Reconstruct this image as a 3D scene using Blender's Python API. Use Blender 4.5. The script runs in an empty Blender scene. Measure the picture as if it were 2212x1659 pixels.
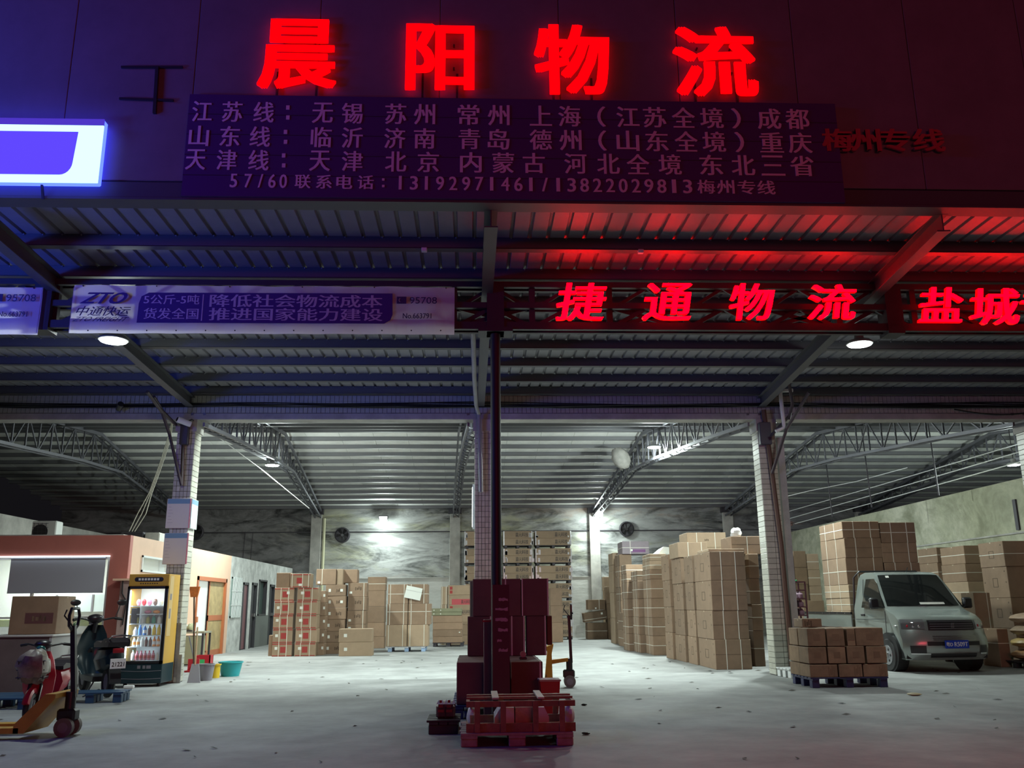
import bpy, math, random
from mathutils import Vector, Matrix
random.seed(7)
SC = bpy.context.scene
COL = SC.collection
# ---------------------------------------------------------------- camera
FW, FH, FPX = 2212.0, 1659.0, 1920.0
PITCH, YAW, ROLL, CAMZ = math.radians(14.0), math.radians(2.5), 0.0091, 1.22
fwd = Vector((math.sin(YAW)*math.cos(PITCH), math.cos(YAW)*math.cos(PITCH), math.sin(PITCH)))
r0 = Vector((math.cos(YAW), -math.sin(YAW), 0)); u0_ = r0.cross(fwd)
RT = r0*math.cos(ROLL) - u0_*math.sin(ROLL)
UP = u0_*math.cos(ROLL) + r0*math.sin(ROLL)
CAM = Vector((0, 0, CAMZ))
cd = bpy.data.cameras.new('camera'); co = bpy.data.objects.new('camera', cd); COL.objects.link(co)
cd.sensor_fit = 'HORIZONTAL'; cd.sensor_width = 36; cd.lens = FPX*36/FW; cd.clip_end = 200
M = Matrix((RT, UP, -fwd)).transposed().to_4x4(); M.translation = CAM
co.matrix_world = M
SC.camera = co
# ---------------------------------------------------------------- world, exposure, added area lights
wd = bpy.data.worlds.new('night'); SC.world = wd; wd.use_nodes = True
wd.node_tree.nodes['Background'].inputs[0].default_value = (0.30, 0.28, 0.34, 1)
wd.node_tree.nodes['Background'].inputs[1].default_value = 0.02
vs = SC.view_settings
vs.view_transform = 'Standard'; vs.look = 'None'; vs.gamma = 1; vs.exposure = 0.0; vs.use_curve_mapping = False
def lamp(name, kind, loc, power, color, size=0.1, aim=None, spread=None, size_y=None, blend=.3, cone=None):
    l = bpy.data.lights.new(name, kind); l.energy = power; l.color = color
    if kind == 'AREA':
        l.size = size
        if cone: l.spread = cone
        if size_y: l.shape = 'RECTANGLE'; l.size_y = size_y
    else:
        l.shadow_soft_size = size
        if kind == 'SPOT': l.spot_size = spread or 2.6; l.spot_blend = blend
    o = bpy.data.objects.new(name, l); COL.objects.link(o); o.location = loc
    if aim is not None:
        o.rotation_euler = (Vector(aim)-Vector(loc)).to_track_quat('-Z', 'Y').to_euler()
    return o
# added red lamp behind the camera, no fixture, for assumed signs across the street
lamp('added_red_street_fill', 'AREA', (5.0, -12, 3.2), 370, (1, .07, .115), 8, (2, 10, 4.5), size_y=1.4)
lamp('added_blue_fascia_fill', 'AREA', (-9.5, 5.6, 6.9), 150, (.05, .10, 1), 2.2, (-5.5, 7.9, 6.4), size_y=1.0)  # unseen lamp added to spread the light box's blue over the fascia
lamp('added_blue_canopy_fill', 'AREA', (-9.5, 4.5, 2.8), 80, (.05, .11, 1), 2.5, (-5.0, 10.0, 5.6), size_y=1.0, cone=1.15)  # added lamp without a fixture, tints the canopy underside blue
# ---------------------------------------------------------------- pixel -> place
def ray(u, v): return fwd + RT*((u-FW/2)/FPX) + UP*((FH/2-v)/FPX)
def atY(u, v, Y): d = ray(u, v); return CAM + d*(Y/d.y)
def atX(u, v, X): d = ray(u, v); return CAM + d*(X/d.x)
def atZ(u, v, Z): d = ray(u, v); return CAM + d*((Z-CAMZ)/d.z)
def gnd(u, v): return atZ(u, v, 0)
# ---------------------------------------------------------------- mesh builder
ORG = {}
class MB:
    def __init__(s): s.v = []; s.f = []
    def add(s, vs_, fs, M=None):
        n = len(s.v)
        s.v += [tuple(M @ Vector(p)) if M else tuple(p) for p in vs_]
        s.f += [tuple(i+n for i in f) for f in fs]; return s
    def box(s, x0, x1, y0, y1, z0, z1, M=None, b=0):
        if b <= 0:
            vs_ = [(x, y, z) for x in (x0, x1) for y in (y0, y1) for z in (z0, z1)]
            return s.add(vs_, [(0,1,3,2),(4,6,7,5),(0,4,5,1),(2,3,7,6),(0,2,6,4),(1,5,7,3)], M)
        b = min(b, (x1-x0)*.45, (y1-y0)*.45, (z1-z0)*.45)
        vs_ = []; idx = {}
        X, Y, Z = (x0, x1), (y0, y1), (z0, z1)
        for i in (0,1):
            for j in (0,1):
                for k in (0,1):
                    sx, sy, sz = (b, -b)[i], (b, -b)[j], (b, -b)[k]
                    for a, p in enumerate(((X[i], Y[j]+sy, Z[k]+sz), (X[i]+sx, Y[j], Z[k]+sz), (X[i]+sx, Y[j]+sy, Z[k]))):
                        idx[i,j,k,a] = len(vs_); vs_.append(p)
        fs = []
        for i in (0,1):
            q = [idx[i,j,k,0] for j, k in ((0,0),(1,0),(1,1),(0,1))]; fs.append(q if i else q[::-1])
            q = [idx[j,i,k,1] for j, k in ((0,0),(0,1),(1,1),(1,0))]; fs.append(q if i else q[::-1])
            q = [idx[j,k,i,2] for j, k in ((0,0),(1,0),(1,1),(0,1))]; fs.append(q if i else q[::-1])
        for i in (0,1):
            for j in (0,1):
                q = [idx[i,j,0,0], idx[i,j,1,0], idx[i,j,1,1], idx[i,j,0,1]]; fs.append(q if i == j else q[::-1])
                q = [idx[i,0,j,0], idx[i,0,j,2], idx[i,1,j,2], idx[i,1,j,0]]; fs.append(q if i != j else q[::-1])
                q = [idx[0,i,j,1], idx[1,i,j,1], idx[1,i,j,2], idx[0,i,j,2]]; fs.append(q if i != j else q[::-1])
                for k in (0,1):
                    q = [idx[i,j,k,0], idx[i,j,k,1], idx[i,j,k,2]]; fs.append(q if (i+j+k) % 2 else q[::-1])
        return s.add(vs_, fs, M)
    def cyl(s, p0, p1, r0, r1=None, n=10, caps=True, M=None):
        p0, p1 = Vector(p0), Vector(p1); r1 = r0 if r1 is None else r1
        d = (p1-p0).normalized(); a = d.orthogonal().normalized(); b = d.cross(a)
        vs_ = []
        for p, r in ((p0, r0), (p1, r1)):
            for k in range(n):
                t = 2*math.pi*k/n; vs_.append(p + a*math.cos(t)*r + b*math.sin(t)*r)
        fs = [(k, (k+1) % n, n+(k+1) % n, n+k) for k in range(n)]
        if caps: fs += [tuple(range(n))[::-1], tuple(range(n, 2*n))]
        return s.add(vs_, fs, M)
    def bar(s, p0, p1, w, h=None, up=(0,0,1)):
        p0, p1 = Vector(p0), Vector(p1); h = h or w
        d = (p1-p0); L = d.length; d.normalize(); upv = Vector(up)
        if abs(d.dot(upv)) > .99: upv = Vector((0,1,0))
        a = d.cross(upv).normalized(); b = a.cross(d)
        vs_ = [p0 + d*(L*t) + a*(w/2*i) + b*(h/2*j) for t in (0,1) for i, j in ((-1,-1),(1,-1),(1,1),(-1,1))]
        return s.add(vs_, [(0,3,2,1),(4,5,6,7),(0,1,5,4),(1,2,6,5),(2,3,7,6),(3,0,4,7)])
    def tube(s, pts, r, n=6, closed=False):
        pts = [Vector(p) for p in pts]; vs_ = []; m = len(pts); pa = None
        for i, p in enumerate(pts):
            q0 = pts[i-1] if (i > 0 or closed) else p; q1 = pts[(i+1) % m] if (i < m-1 or closed) else p
            d = (q1-q0).normalized()
            a = d.orthogonal().normalized() if pa is None else (pa - d*pa.dot(d)).normalized()
            pa = a; b = d.cross(a); rr = r[i] if isinstance(r, (list, tuple)) else r
            vs_ += [p + a*math.cos(2*math.pi*k/n)*rr + b*math.sin(2*math.pi*k/n)*rr for k in range(n)]
        fs = []
        for i in range(m if closed else m-1):
            j = (i+1) % m
            fs += [(i*n+k, i*n+(k+1) % n, j*n+(k+1) % n, j*n+k) for k in range(n)]
        if not closed: fs += [tuple(range(n))[::-1], tuple(range((m-1)*n, m*n))]
        return s.add(vs_, fs)
    def lathe(s, prof, c=(0,0,0), n=16, M=None, sx=1, sy=1):
        vs_ = []
        for r, z in prof:
            vs_ += [(c[0]+r*sx*math.cos(2*math.pi*k/n), c[1]+r*sy*math.sin(2*math.pi*k/n), c[2]+z) for k in range(n)]
        fs = []
        for i in range(len(prof)-1):
            fs += [(i*n+k, i*n+(k+1) % n, (i+1)*n+(k+1) % n, (i+1)*n+k) for k in range(n)]
        fs += [tuple(range(n))[::-1], tuple(range((len(prof)-1)*n, len(prof)*n))]
        return s.add(vs_, fs, M)
    def prism(s, poly, a, b, axis='y', M=None):
        # poly: list of 2-D points; extruded from a to b along axis
        f = {'y': lambda p, t: (p[0], t, p[1]), 'x': lambda p, t: (t, p[0], p[1]), 'z': lambda p, t: (p[0], p[1], t)}[axis]
        n = len(poly)
        vs_ = [f(p, a) for p in poly] + [f(p, b) for p in poly]
        fs = [tuple(range(n)), tuple(range(n, 2*n))[::-1]] + [(k, n+k, n+(k+1) % n, (k+1) % n) for k in range(n)]
        return s.add(vs_, fs, M)
    def blob(s, c, r, n=10, m=7, jit=0, M=None, rnd=random):
        vs_ = [(c[0], c[1], c[2]-r[2])]; 
        for i in range(1, m):
            t = -math.pi/2 + math.pi*i/m
            for k in range(n):
                j = 1+rnd.uniform(-jit, jit)
                vs_.append((c[0]+r[0]*j*math.cos(t)*math.cos(2*math.pi*k/n), c[1]+r[1]*j*math.cos(t)*math.sin(2*math.pi*k/n), c[2]+r[2]*j*math.sin(t)))
        vs_.append((c[0], c[1], c[2]+r[2])); L = len(vs_)-1
        fs = [(0, 1+(k+1) % n, 1+k) for k in range(n)]
        for i in range(m-2):
            fs += [(1+i*n+k, 1+i*n+(k+1) % n, 1+(i+1)*n+(k+1) % n, 1+(i+1)*n+k) for k in range(n)]
        fs += [(L, 1+(m-2)*n+k, 1+(m-2)*n+(k+1) % n) for k in range(n)]
        return s.add(vs_, fs, M)
    def mesh(s, name, mat, off=None, smooth=False, fix=True):
        me = bpy.data.meshes.new(name)
        vv = s.v if off is None else [(p[0]-off[0], p[1]-off[1], p[2]-off[2]) for p in s.v]
        me.from_pydata(vv, [], s.f); 
        if mat: me.materials.append(mat)
        if fix:
            import bmesh
            bm = bmesh.new(); bm.from_mesh(me); bmesh.ops.recalc_face_normals(bm, faces=bm.faces); bm.to_mesh(me); bm.free()
        if smooth:
            me.polygons.foreach_set('use_smooth', [True]*len(me.polygons))
            try: me.set_sharp_from_angle(angle=math.radians(40))
            except Exception: pass
        return me
    def build(s, name, mat, parent=None, smooth=False, local=False):
        off = None
        if not local: off = ORG.get(parent.name) if parent else None
        o = bpy.data.objects.new(name, s.mesh(name, mat, off, smooth)); COL.objects.link(o)
        if parent: o.parent = parent; ORG[o.name] = ORG.get(parent.name, Vector((0,0,0)))
        return o
def put(name, me, parent=None, loc=(0,0,0), rot=None):
    o = bpy.data.objects.new(name, me); COL.objects.link(o)
    l = Vector(loc)
    if parent: o.parent = parent; l = l - ORG.get(parent.name, Vector((0,0,0)))
    o.location = l
    if rot: o.rotation_euler = rot
    return o
def tag(o, label, cat, group=None, kind=None):
    o['label'] = label; o['category'] = cat
    if group: o['group'] = group
    if kind: o['kind'] = kind
    return o
def thing(name, label, cat, loc, group=None, rz=0, local=False):
    o = bpy.data.objects.new(name, None); COL.objects.link(o); o.location = loc; o.empty_display_size = .2
    if rz: o.rotation_euler = (0,0,rz)
    ORG[o.name] = Vector((0,0,0)) if local else Vector(loc)
    return tag(o, label, cat, group)
def struct(name, loc=(0,0,0)):
    o = bpy.data.objects.new(name, None); COL.objects.link(o); o.location = loc
    ORG[o.name] = Vector(loc); o['kind'] = 'structure'; return o
# ---------------------------------------------------------------- materials
MATS = {}
def nodes(m):
    m.use_nodes = True; nt = m.node_tree; return nt, nt.nodes['Principled BSDF']
def mat(name, c, rough=.6, metal=0, var=0, scale=6, emit=None, es=0, bump=0, rnd=0, alpha=1, trans=0, spec=.5, c2=None):
    if name in MATS: return MATS[name]
    m = bpy.data.materials.new(name); nt, b = nodes(m); L = nt.links.new
    b.inputs['Base Color'].default_value = (*c, 1); b.inputs['Roughness'].default_value = rough; b.inputs['Metallic'].default_value = metal
    b.inputs['Specular IOR Level'].default_value = spec
    if alpha < 1: b.inputs['Alpha'].default_value = alpha
    if trans: b.inputs['Transmission Weight'].default_value = trans; b.inputs['IOR'].default_value = 1.1
    if emit: b.inputs['Emission Color'].default_value = (*emit, 1); b.inputs['Emission Strength'].default_value = es
    if var or rnd or bump:
        tc = nt.nodes.new('ShaderNodeTexCoord'); nz = nt.nodes.new('ShaderNodeTexNoise'); nz.inputs['Scale'].default_value = scale
        nz.inputs['Detail'].default_value = 6; nz.inputs['Roughness'].default_value = .65
        oi = nt.nodes.new('ShaderNodeObjectInfo')
        vm = nt.nodes.new('ShaderNodeVectorMath'); vm.operation = 'ADD'
        ml = nt.nodes.new('ShaderNodeMath'); ml.operation = 'MULTIPLY'; ml.inputs[1].default_value = 37 if rnd else 0
        L(oi.outputs['Random'], ml.inputs[0]); L(tc.outputs['Object'], vm.inputs[0]); L(ml.outputs[0], vm.inputs[1]); L(vm.outputs[0], nz.inputs['Vector'])
        src = None
        if var:
            mx = nt.nodes.new('ShaderNodeMix'); mx.data_type = 'RGBA'
            rp = nt.nodes.new('ShaderNodeMapRange'); rp.inputs[1].default_value = .3; rp.inputs[2].default_value = .7
            L(nz.outputs['Fac'], rp.inputs[0]); L(rp.outputs[0], mx.inputs[0])
            d = c2 or tuple(x*(1-var) for x in c)
            mx.inputs[6].default_value = (*d, 1); mx.inputs[7].default_value = (*(c if c2 else tuple(min(1, x*(1+var*.5)) for x in c)), 1)
            src = mx.outputs[2]
        if rnd:
            hs = nt.nodes.new('ShaderNodeHueSaturation'); 
            mr = nt.nodes.new('ShaderNodeMapRange'); mr.inputs[3].default_value = 1-rnd; mr.inputs[4].default_value = 1+rnd
            L(oi.outputs['Random'], mr.inputs[0]); L(mr.outputs[0], hs.inputs['Value'])
            hs.inputs['Color'].default_value = (*c, 1)
            if src: L(src, hs.inputs['Color'])
            src = hs.outputs[0]
        if src: L(src, b.inputs['Base Color'])
        if bump:
            bp = nt.nodes.new('ShaderNodeBump'); bp.inputs['Strength'].default_value = bump; bp.inputs['Distance'].default_value = .02
            L(nz.outputs['Fac'], bp.inputs['Height']); L(bp.outputs[0], b.inputs['Normal'])
    MATS[name] = m; return m
def emat(name, c, s):
    if name in MATS: return MATS[name]
    m = bpy.data.materials.new(name); m.use_nodes = True; nt = m.node_tree; nt.nodes.clear()
    e = nt.nodes.new('ShaderNodeEmission'); e.inputs[0].default_value = (*c, 1); e.inputs[1].default_value = s
    o = nt.nodes.new('ShaderNodeOutputMaterial'); nt.links.new(e.outputs[0], o.inputs[0]); MATS[name] = m; return m
def wallmat(name, layers, z_line=None, low=None, rough=.85, streak=(1.2, 1, 3.0)):
    # mottled plaster: layers = base colour, dark mould colour, two stain colours
    base, dark, st1, st2 = layers
    m = bpy.data.materials.new(name); nt, b = nodes(m); L = nt.links.new; N = nt.nodes.new
    tc = N('ShaderNodeTexCoord'); mp = N('ShaderNodeMapping'); mp.inputs['Scale'].default_value = streak; L(tc.outputs['Object'], mp.inputs[0])
    def noise(sc, det=8, off=0, dist=0):
        n = N('ShaderNodeTexNoise'); n.inputs['Scale'].default_value = sc; n.inputs['Detail'].default_value = det
        n.inputs['Distortion'].default_value = dist; n.inputs['Roughness'].default_value = .7
        a = N('ShaderNodeVectorMath'); a.inputs[1].default_value = (off, off*1.7, off*.6); L(mp.outputs[0], a.inputs[0]); L(a.outputs[0], n.inputs[0]); return n.outputs['Fac']
    def mixc(f, lo, hi, c0, c1):
        r = N('ShaderNodeMapRange'); r.inputs[1].default_value = lo; r.inputs[2].default_value = hi; L(f, r.inputs[0])
        x = N('ShaderNodeMix'); x.data_type = 'RGBA'; L(r.outputs[0], x.inputs[0])
        if isinstance(c0, tuple): x.inputs[6].default_value = (*c0, 1)
        else: L(c0, x.inputs[6])
        if isinstance(c1, tuple): x.inputs[7].default_value = (*c1, 1)
        else: L(c1, x.inputs[7])
        return x.outputs[2]
    c = mixc(noise(.16, 5, 3), .47, .60, base, st1)
    c = mixc(noise(.22, 6, 9), .54, .68, c, st2)
    c = mixc(noise(1.6, 12, 31, .4), .42, .72, c, tuple(x*.62 for x in base))
    c = mixc(noise(.55, 12, 5, .9), .47, .66, c, dark)
    if z_line is not None:
        sx = N('ShaderNodeSeparateXYZ'); L(tc.outputs['Object'], sx.inputs[0])
        lowc = mixc(noise(.8, 8, 13), .45, .75, low, tuple(x*.6 for x in low))
        c = mixc(sx.outputs['Z'], z_line-.02, z_line+.02, lowc, c)
    L(c, b.inputs['Base Color']); b.inputs['Roughness'].default_value = rough; b.inputs['Specular IOR Level'].default_value = .2
    bp = N('ShaderNodeBump'); bp.inputs['Strength'].default_value = .4; bp.inputs['Distance'].default_value = .03
    L(noise(3, 8, 21), bp.inputs['Height']); L(bp.outputs[0], b.inputs['Normal'])
    return m
# ---------------------------------------------------------------- lettering
def glyphs(body, bold=0, extrude=0, spacing=1):
    c = bpy.data.curves.new('lettering', 'FONT'); c.body = body; c.offset = bold; c.extrude = extrude; c.space_character = spacing; c.resolution_u = 3
    o = bpy.data.objects.new('lettering', c); COL.objects.link(o)
    dg = bpy.context.evaluated_depsgraph_get(); dg.update()
    me = bpy.data.meshes.new_from_object(o.evaluated_get(dg))
    vs_ = [v.co.copy() for v in me.vertices]; fs = [tuple(p.vertices) for p in me.polygons]
    bpy.data.objects.remove(o); bpy.data.curves.remove(c); bpy.data.meshes.remove(me)
    return vs_, fs
def text_into(mb, body, x0, x1, z0, z1, y0_, bold=0, ext=0, shear=0, M=None, tight=True, spacing=1):
    """lettering that fills the rectangle x0..x1, z0..z1 on a plane facing -Y at y (ext = how far it stands out)"""
    vs_, fs = glyphs(body, 0, 1 if ext else 0, spacing)
    if not vs_: return mb
    if bold:   # heavier strokes: copies shifted sideways and, for very heavy faces, up and down too
        sh = [(dx*bold, dy*bold*.28) for dx in (-1, 0, 1) for dy in ((-1, 0, 1) if bold > .025 else (0,))]
        n0 = len(vs_); base = list(vs_); vs_ = [Vector((v.x+a, v.y+b, v.z)) for a, b in sh for v in base]; ny = len(base)
        fs = [tuple(i+k*n0 for i in f) for k in range(len(sh)) for f in fs]
    xa, xb = min(v.x for v in vs_), max(v.x for v in vs_); ya, yb = min(v.y for v in vs_), max(v.y for v in vs_)
    P = []; ny = ny if bold else len(vs_)
    for i, v in enumerate(vs_):
        h = (v.y-ya)/(yb-ya); y = y0_-(i//ny)*.0005
        P.append((x0+(v.x-xa)/(xb-xa)*(x1-x0)+shear*(h-.5), y-(v.z+1)/2*ext if ext else y, z0+h*(z1-z0)))
    return mb.add(P, fs, M)
# ================================================================ materials used widely
m_conc = mat('concrete_floor', (.29,.295,.29), .75, var=.35, scale=1.3, bump=.15)
m_steel_dk = mat('dark_steel', (.045,.042,.05), .5, .3)
m_purlin = mat('purlin_steel', (.085,.085,.095), .55, .1)
m_sheet = mat('roof_sheet_steel', (.27,.27,.29), .5, 0, var=.15, scale=2, spec=.3)
m_purlin2 = mat('hall_purlin_steel', (.15,.15,.16), .6, .1)
m_board = mat('roof_board', (.80,.81,.79), .7, var=.2, scale=1.2, spec=.2)
m_truss = mat('truss_paint', (.12,.12,.14), .5, .4)
m_tile = mat('pillar_tile', (.50,.49,.42), .25, rnd=.12, var=.12, scale=9)
m_grout = mat('tile_grout', (.12,.11,.10), .9)
m_plaster = mat('pale_plaster', (.42,.41,.38), .85, var=.3, scale=2.2, bump=.2)
m_black = mat('black_rubber', (.012,.012,.013), .6)
m_blackp = mat('black_plastic', (.02,.02,.022), .35)
m_white = mat('white_paint', (.72,.73,.72), .5)
m_wood = mat('raw_wood', (.34,.22,.12), .7, var=.35, scale=8)
m_red = mat('red_plastic', (.45,.02,.03), .4)
m_grey = mat('grey_plastic', (.22,.21,.24), .5)
m_chrome = mat('bright_metal', (.6,.6,.6), .25, 1)

# ================================================================ the setting
ZB, YP, YB, YR, ZR = 4.54, 16.0, 35.4, 25.4, 6.22
o = MB().box(-26, 26, -16, YB+.2, -.2, 0).build('floor', m_conc); o['kind'] = 'structure'
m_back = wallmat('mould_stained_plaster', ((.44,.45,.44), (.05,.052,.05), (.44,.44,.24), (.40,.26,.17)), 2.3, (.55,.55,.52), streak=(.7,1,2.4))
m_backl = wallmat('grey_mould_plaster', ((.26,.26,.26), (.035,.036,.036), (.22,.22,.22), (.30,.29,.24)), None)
m_right = wallmat('yellowed_render', ((.46,.47,.34), (.25,.26,.18), (.58,.58,.46), (.40,.41,.30)), None, streak=(1, 1, 1.4))
wb = struct('wall_back', (0, YB, 0))
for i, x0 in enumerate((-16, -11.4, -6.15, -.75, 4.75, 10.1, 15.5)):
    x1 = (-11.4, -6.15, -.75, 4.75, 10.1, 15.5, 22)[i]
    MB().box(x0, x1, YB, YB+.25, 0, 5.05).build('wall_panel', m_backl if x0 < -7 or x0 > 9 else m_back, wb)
for x in (-11.4, -6.15, -.75, 4.75, 10.1, 15.5):
    MB().box(x-.2, x+.2, YB-.18, YB, 0, 4.75, b=.01).build('pilaster', m_plaster, wb)
    MB().box(x-.26, x+.26, YB-.24, YB, 4.75, 4.95).build('pilaster_cap', m_steel_dk, wb)
MB().box(-16, 22, YB-.03, YB, 4.05, 4.09).build('conduit', m_steel_dk, wb)
MB().box(-16, 22, YB-.03, YB, 2.28, 2.31).build('plaster_ledge', m_plaster, wb)
MB().cyl((-5.85, YB-.08, .4), (-5.85, YB-.08, 4.6), .055, n=10).build('drain_pipe', mat('cream_pipe', (.55,.54,.36), .5), wb, True)
for x in (-8.9, -8.6): MB().tube([(x, YB-.03, 4.1), (x-.03, YB-.03, 3), (x-.05, YB-.03, 2.4)], .012).build('conduit', m_steel_dk, wb)
o = MB().box(12.5, 12.75, 12, YB, 0, 3.95).build('wall_right', m_right); o['kind'] = 'structure'
MB().box(12.47, 12.5, 12, 30, 2.72, 2.76).build('ledge', m_plaster, o)
for y in (19.15, 20.1): MB().box(12.46, 12.5, y-.06, y+.06, 2.8, 3.5).build('slot', m_steel_dk, o)
o = MB().box(-12.9, -12.6, 17, YB, 0, 3.72).build('wall_left', m_plaster); o['kind'] = 'structure'
o = MB().box(-26, -25.7, -16, YB, 0, 5).build('wall_side', m_plaster); o['kind'] = 'structure'

# ---- warehouse roof: boards + purlins on the two slopes
ce = struct('ceiling', (0, YR, ZR))
slope = (ZR-5.0)/(YB-YR)
def roofz(y): return ZR - abs(y-YR)*(slope if y > YR else (ZR-4.95)/(YR-YP))
Lr = math.hypot(YB-YR, ZR-5.0)
bm1 = MB().box(-.497, .497, 0, Lr, .0, .05, b=.006).mesh('roof_board', m_board)
ang = -math.atan2(ZR-5.0, YB-YR)
for i in range(-16, 22): put('roof_board', bm1, ce, (i+.5, YR, ZR+.06), (ang, 0, 0))
MB().add([(-16,YP,5.02),(22,YP,5.02),(22,YR,ZR+.07),(-16,YR,ZR+.07)], [(0,1,2,3)]).build('front_roof_slope', m_board, ce)
for k in range(13):
    y = YR+.15+k*(YB-YR-.3)/12; z = roofz(y)
    MB().box(-16, 22, y-.035, y+.035, z-.05, z+.055).build('purlin', m_purlin2, ce)
    MB().box(-16, 22, y-.035, y+.07, z-.054, z-.048).build('purlin_lip', m_purlin2, ce)
for k in range(8):
    y = YP+.6+k*(YR-YP-.8)/7; z = YP and (5.02 + (y-YP)*(ZR+.05-5.02)/(YR-YP))
    MB().box(-16, 22, y-.035, y+.035, z-.16, z).build('purlin', m_purlin, ce)
MB().box(-16, 22, YR-.25, YR+.25, ZR-.03, ZR+.02).build('ridge_strip', mat('ridge_cover', (.30,.31,.38), .5), ce)

# ---- roof trusses, entrance to back wall
def truss(xf, xb):
    t = struct('roof_truss', (xf, YP, ZB))
    def P(y, z): return Vector((xf+(xb-xf)*(y-YP)/(YB-YP), y, z))
    top = [(YP, 4.62), (20.5, 5.62), (YR, ZR-.16), (30.4, 5.47), (YB-.05, 4.86)]
    bot = [(YP, 4.45), (19.0, 4.72), (21.8, 4.93), (24.2, 5.12), (27.5, 5.28), (30.4, 5.02), (YB-.05, 4.62)]
    def zi(pl, y):
        for (a, za), (b, zb) in zip(pl, pl[1:]):
            if a <= y <= b: return za+(zb-za)*(y-a)/(b-a)
        return pl[-1][1]
    for pl, nm, w in ((top, 'top_chord', .09), (bot, 'bottom_chord', .07)):
        for dx in (-.11, .11):
            mb = MB()
            for a, b in zip(pl, pl[1:]): mb.bar(P(*a)+Vector((dx,0,0)), P(*b)+Vector((dx,0,0)), w*.55, w)
            mb.build(nm, m_truss, t)
    ys = [YP+.5+i*.72 for i in range(27)]
    for i, y in enumerate(ys):
        if y > YB-.2: break
        MB().bar(P(y, zi(bot, y)), P(y, zi(top, y)), .035).build('web_bar', m_truss, t)
        if i < len(ys)-1 and ys[i+1] < YB-.1:
            a, b = (zi(bot, y), zi(top, ys[i+1])) if i % 2 else (zi(top, y), zi(bot, ys[i+1]))
            MB().bar(P(y, a), P(ys[i+1], b), .03).build('web_bar', m_truss, t)
            MB().bar(P(y, zi(bot, y))+Vector((-.11,0,0)), P(ys[i+1], zi(bot, ys[i+1]))+Vector((.11,0,0)), .022).build('web_bar', m_truss, t)
    return t
for a, b in ((-10.1,-11.4), (-5.0,-6.1), (.0,-.72), (5.2,4.8), (10.25,10.1), (15.4,15.5)): truss(a, b)

# ---- entrance pillars with tiles
def pillar(x0, x1, y0=YP, y1=YP+.36, side=None, cols=5):
    p = struct('pillar', ((x0+x1)/2, y0, 0))
    MB().box(x0+.008, x1-.008, y0+.008, y1, 0, ZB).build('pillar_core', m_grout, p)
    th = .095; tw = (x1-x0)/cols
    tf = MB().box(.003, tw-.003, 0, .012, .003, th-.003, b=.003).mesh('tile', m_tile)
    n = int(ZB/th)
    for r in range(n):
        if cols*n > 245 and r < 2: continue
        for c in range(cols): put('tile', tf, p, (x0+c*tw, y0-.004, .01+r*th))
    if side:
        ts = MB().box(0, .012, .003, y1-y0-.003, .003, th-.003, b=.003).mesh('tile', m_tile)
        for r in range(n): put('tile', ts, p, ((x1-.008 if side > 0 else x0-.004), y0, .01+r*th))
    MB().box(x0-.03, x1+.03, y0-.03, y1+.03, ZB-.22, ZB).build('pillar_head', m_plaster, p)
    return p
pillar(-5.35, -5.03, side=1)
pillar(.01, .32, side=-1)
pillar(5.25, 5.57, side=-1, cols=2)
pillar(10.38, 10.72, side=-1, cols=2)
pillar(-10.6, -10.28, side=1)

# ---- beam over the entrance: concrete lintel with a band of small tiles
be = struct('lintel_beam', (0, YP, ZB))
MB().box(-16, 22, YP, YP+.32, ZB, 4.66, b=.01).build('lintel_edge', m_plaster, be)
MB().box(-16, 22, YP+.02, YP+.30, 4.66, 5.0).build('beam_core', m_grout, be)
mb = MB()
for i in range(-190, 270):
    for r in range(3):
        x = i*.08; mb.box(x+.004, x+.076, YP+.006, YP+.02, 4.665+r*.108, 4.769+r*.108)
o = mb.build('tile_band', m_tile, be); o['kind'] = 'stuff'
for k in range(7):
    r = random.Random(k); pts = []
    for i in range(60):
        x = -14+i*.6; s = abs(math.sin((x+k)*.32))
        pts.append((x, YP-.05-.01*k, 4.86-.05*s*(1+r.random()*.3)-.018*k + (.0 if k < 4 else .05)))
    MB().tube(pts, .011, 5).build('cable', m_black, be)
MB().tube([(9.0+i*.15, YP-.06, 4.72-.10*math.sin(math.pi*i/12)) for i in range(13)], .012, 5).build('cable', m_black, be)

# ---- canopy over the forecourt
cn = struct('canopy', (0, 8, 5))
rib = MB()
prof = [(-.5,.0)]
for k in range(5):
    c = -.4+k*.2; prof += [(c-.024,.0),(c-.012,.03),(c+.012,.03),(c+.024,0)]
prof.append((.5,0))
vs_ = [(x, y, 5.12+z) for y in (8.0, 16.05) for x, z in prof]; n = len(prof)
vs_ = [(x, y-8, z-5) for x, y, z in vs_]
rib.add(vs_, [(i, i+1, n+i+1, n+i) for i in range(n-1)])
rs = rib.mesh('roof_sheet', m_sheet)
for i in range(-13, 15): put('roof_sheet', rs, cn, (i, 8, 5))
PY = (9.06, 9.98, 10.95, 11.92, 12.9, 13.9, 14.93, 15.85)
for y in PY:
    MB().box(-13.5, 14.5, y-.04, y+.03, 4.99, 5.115).build('purlin', m_purlin, cn)
    MB().box(-13.5, 14.5, y-.04, y+.06, 4.985, 4.995).build('purlin_lip', m_purlin, cn)
    mb = MB()
    for i in range(-65, 73): mb.blob((i*.2, y-.045, 5.108), (.010,.010,.010), 5, 4)
    s = mb.build('roof_screws', m_sheet, cn); s['kind'] = 'stuff'
MB().box(-13.5, 14.5, 7.86, 8.0, 4.99, 5.16, b=.01).build('eave_beam', m_purlin, cn)
MB().box(-13.5, 14.5, 7.84, 8.04, 4.965, 4.989).build('eave_flashing', m_purlin, cn)
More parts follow.
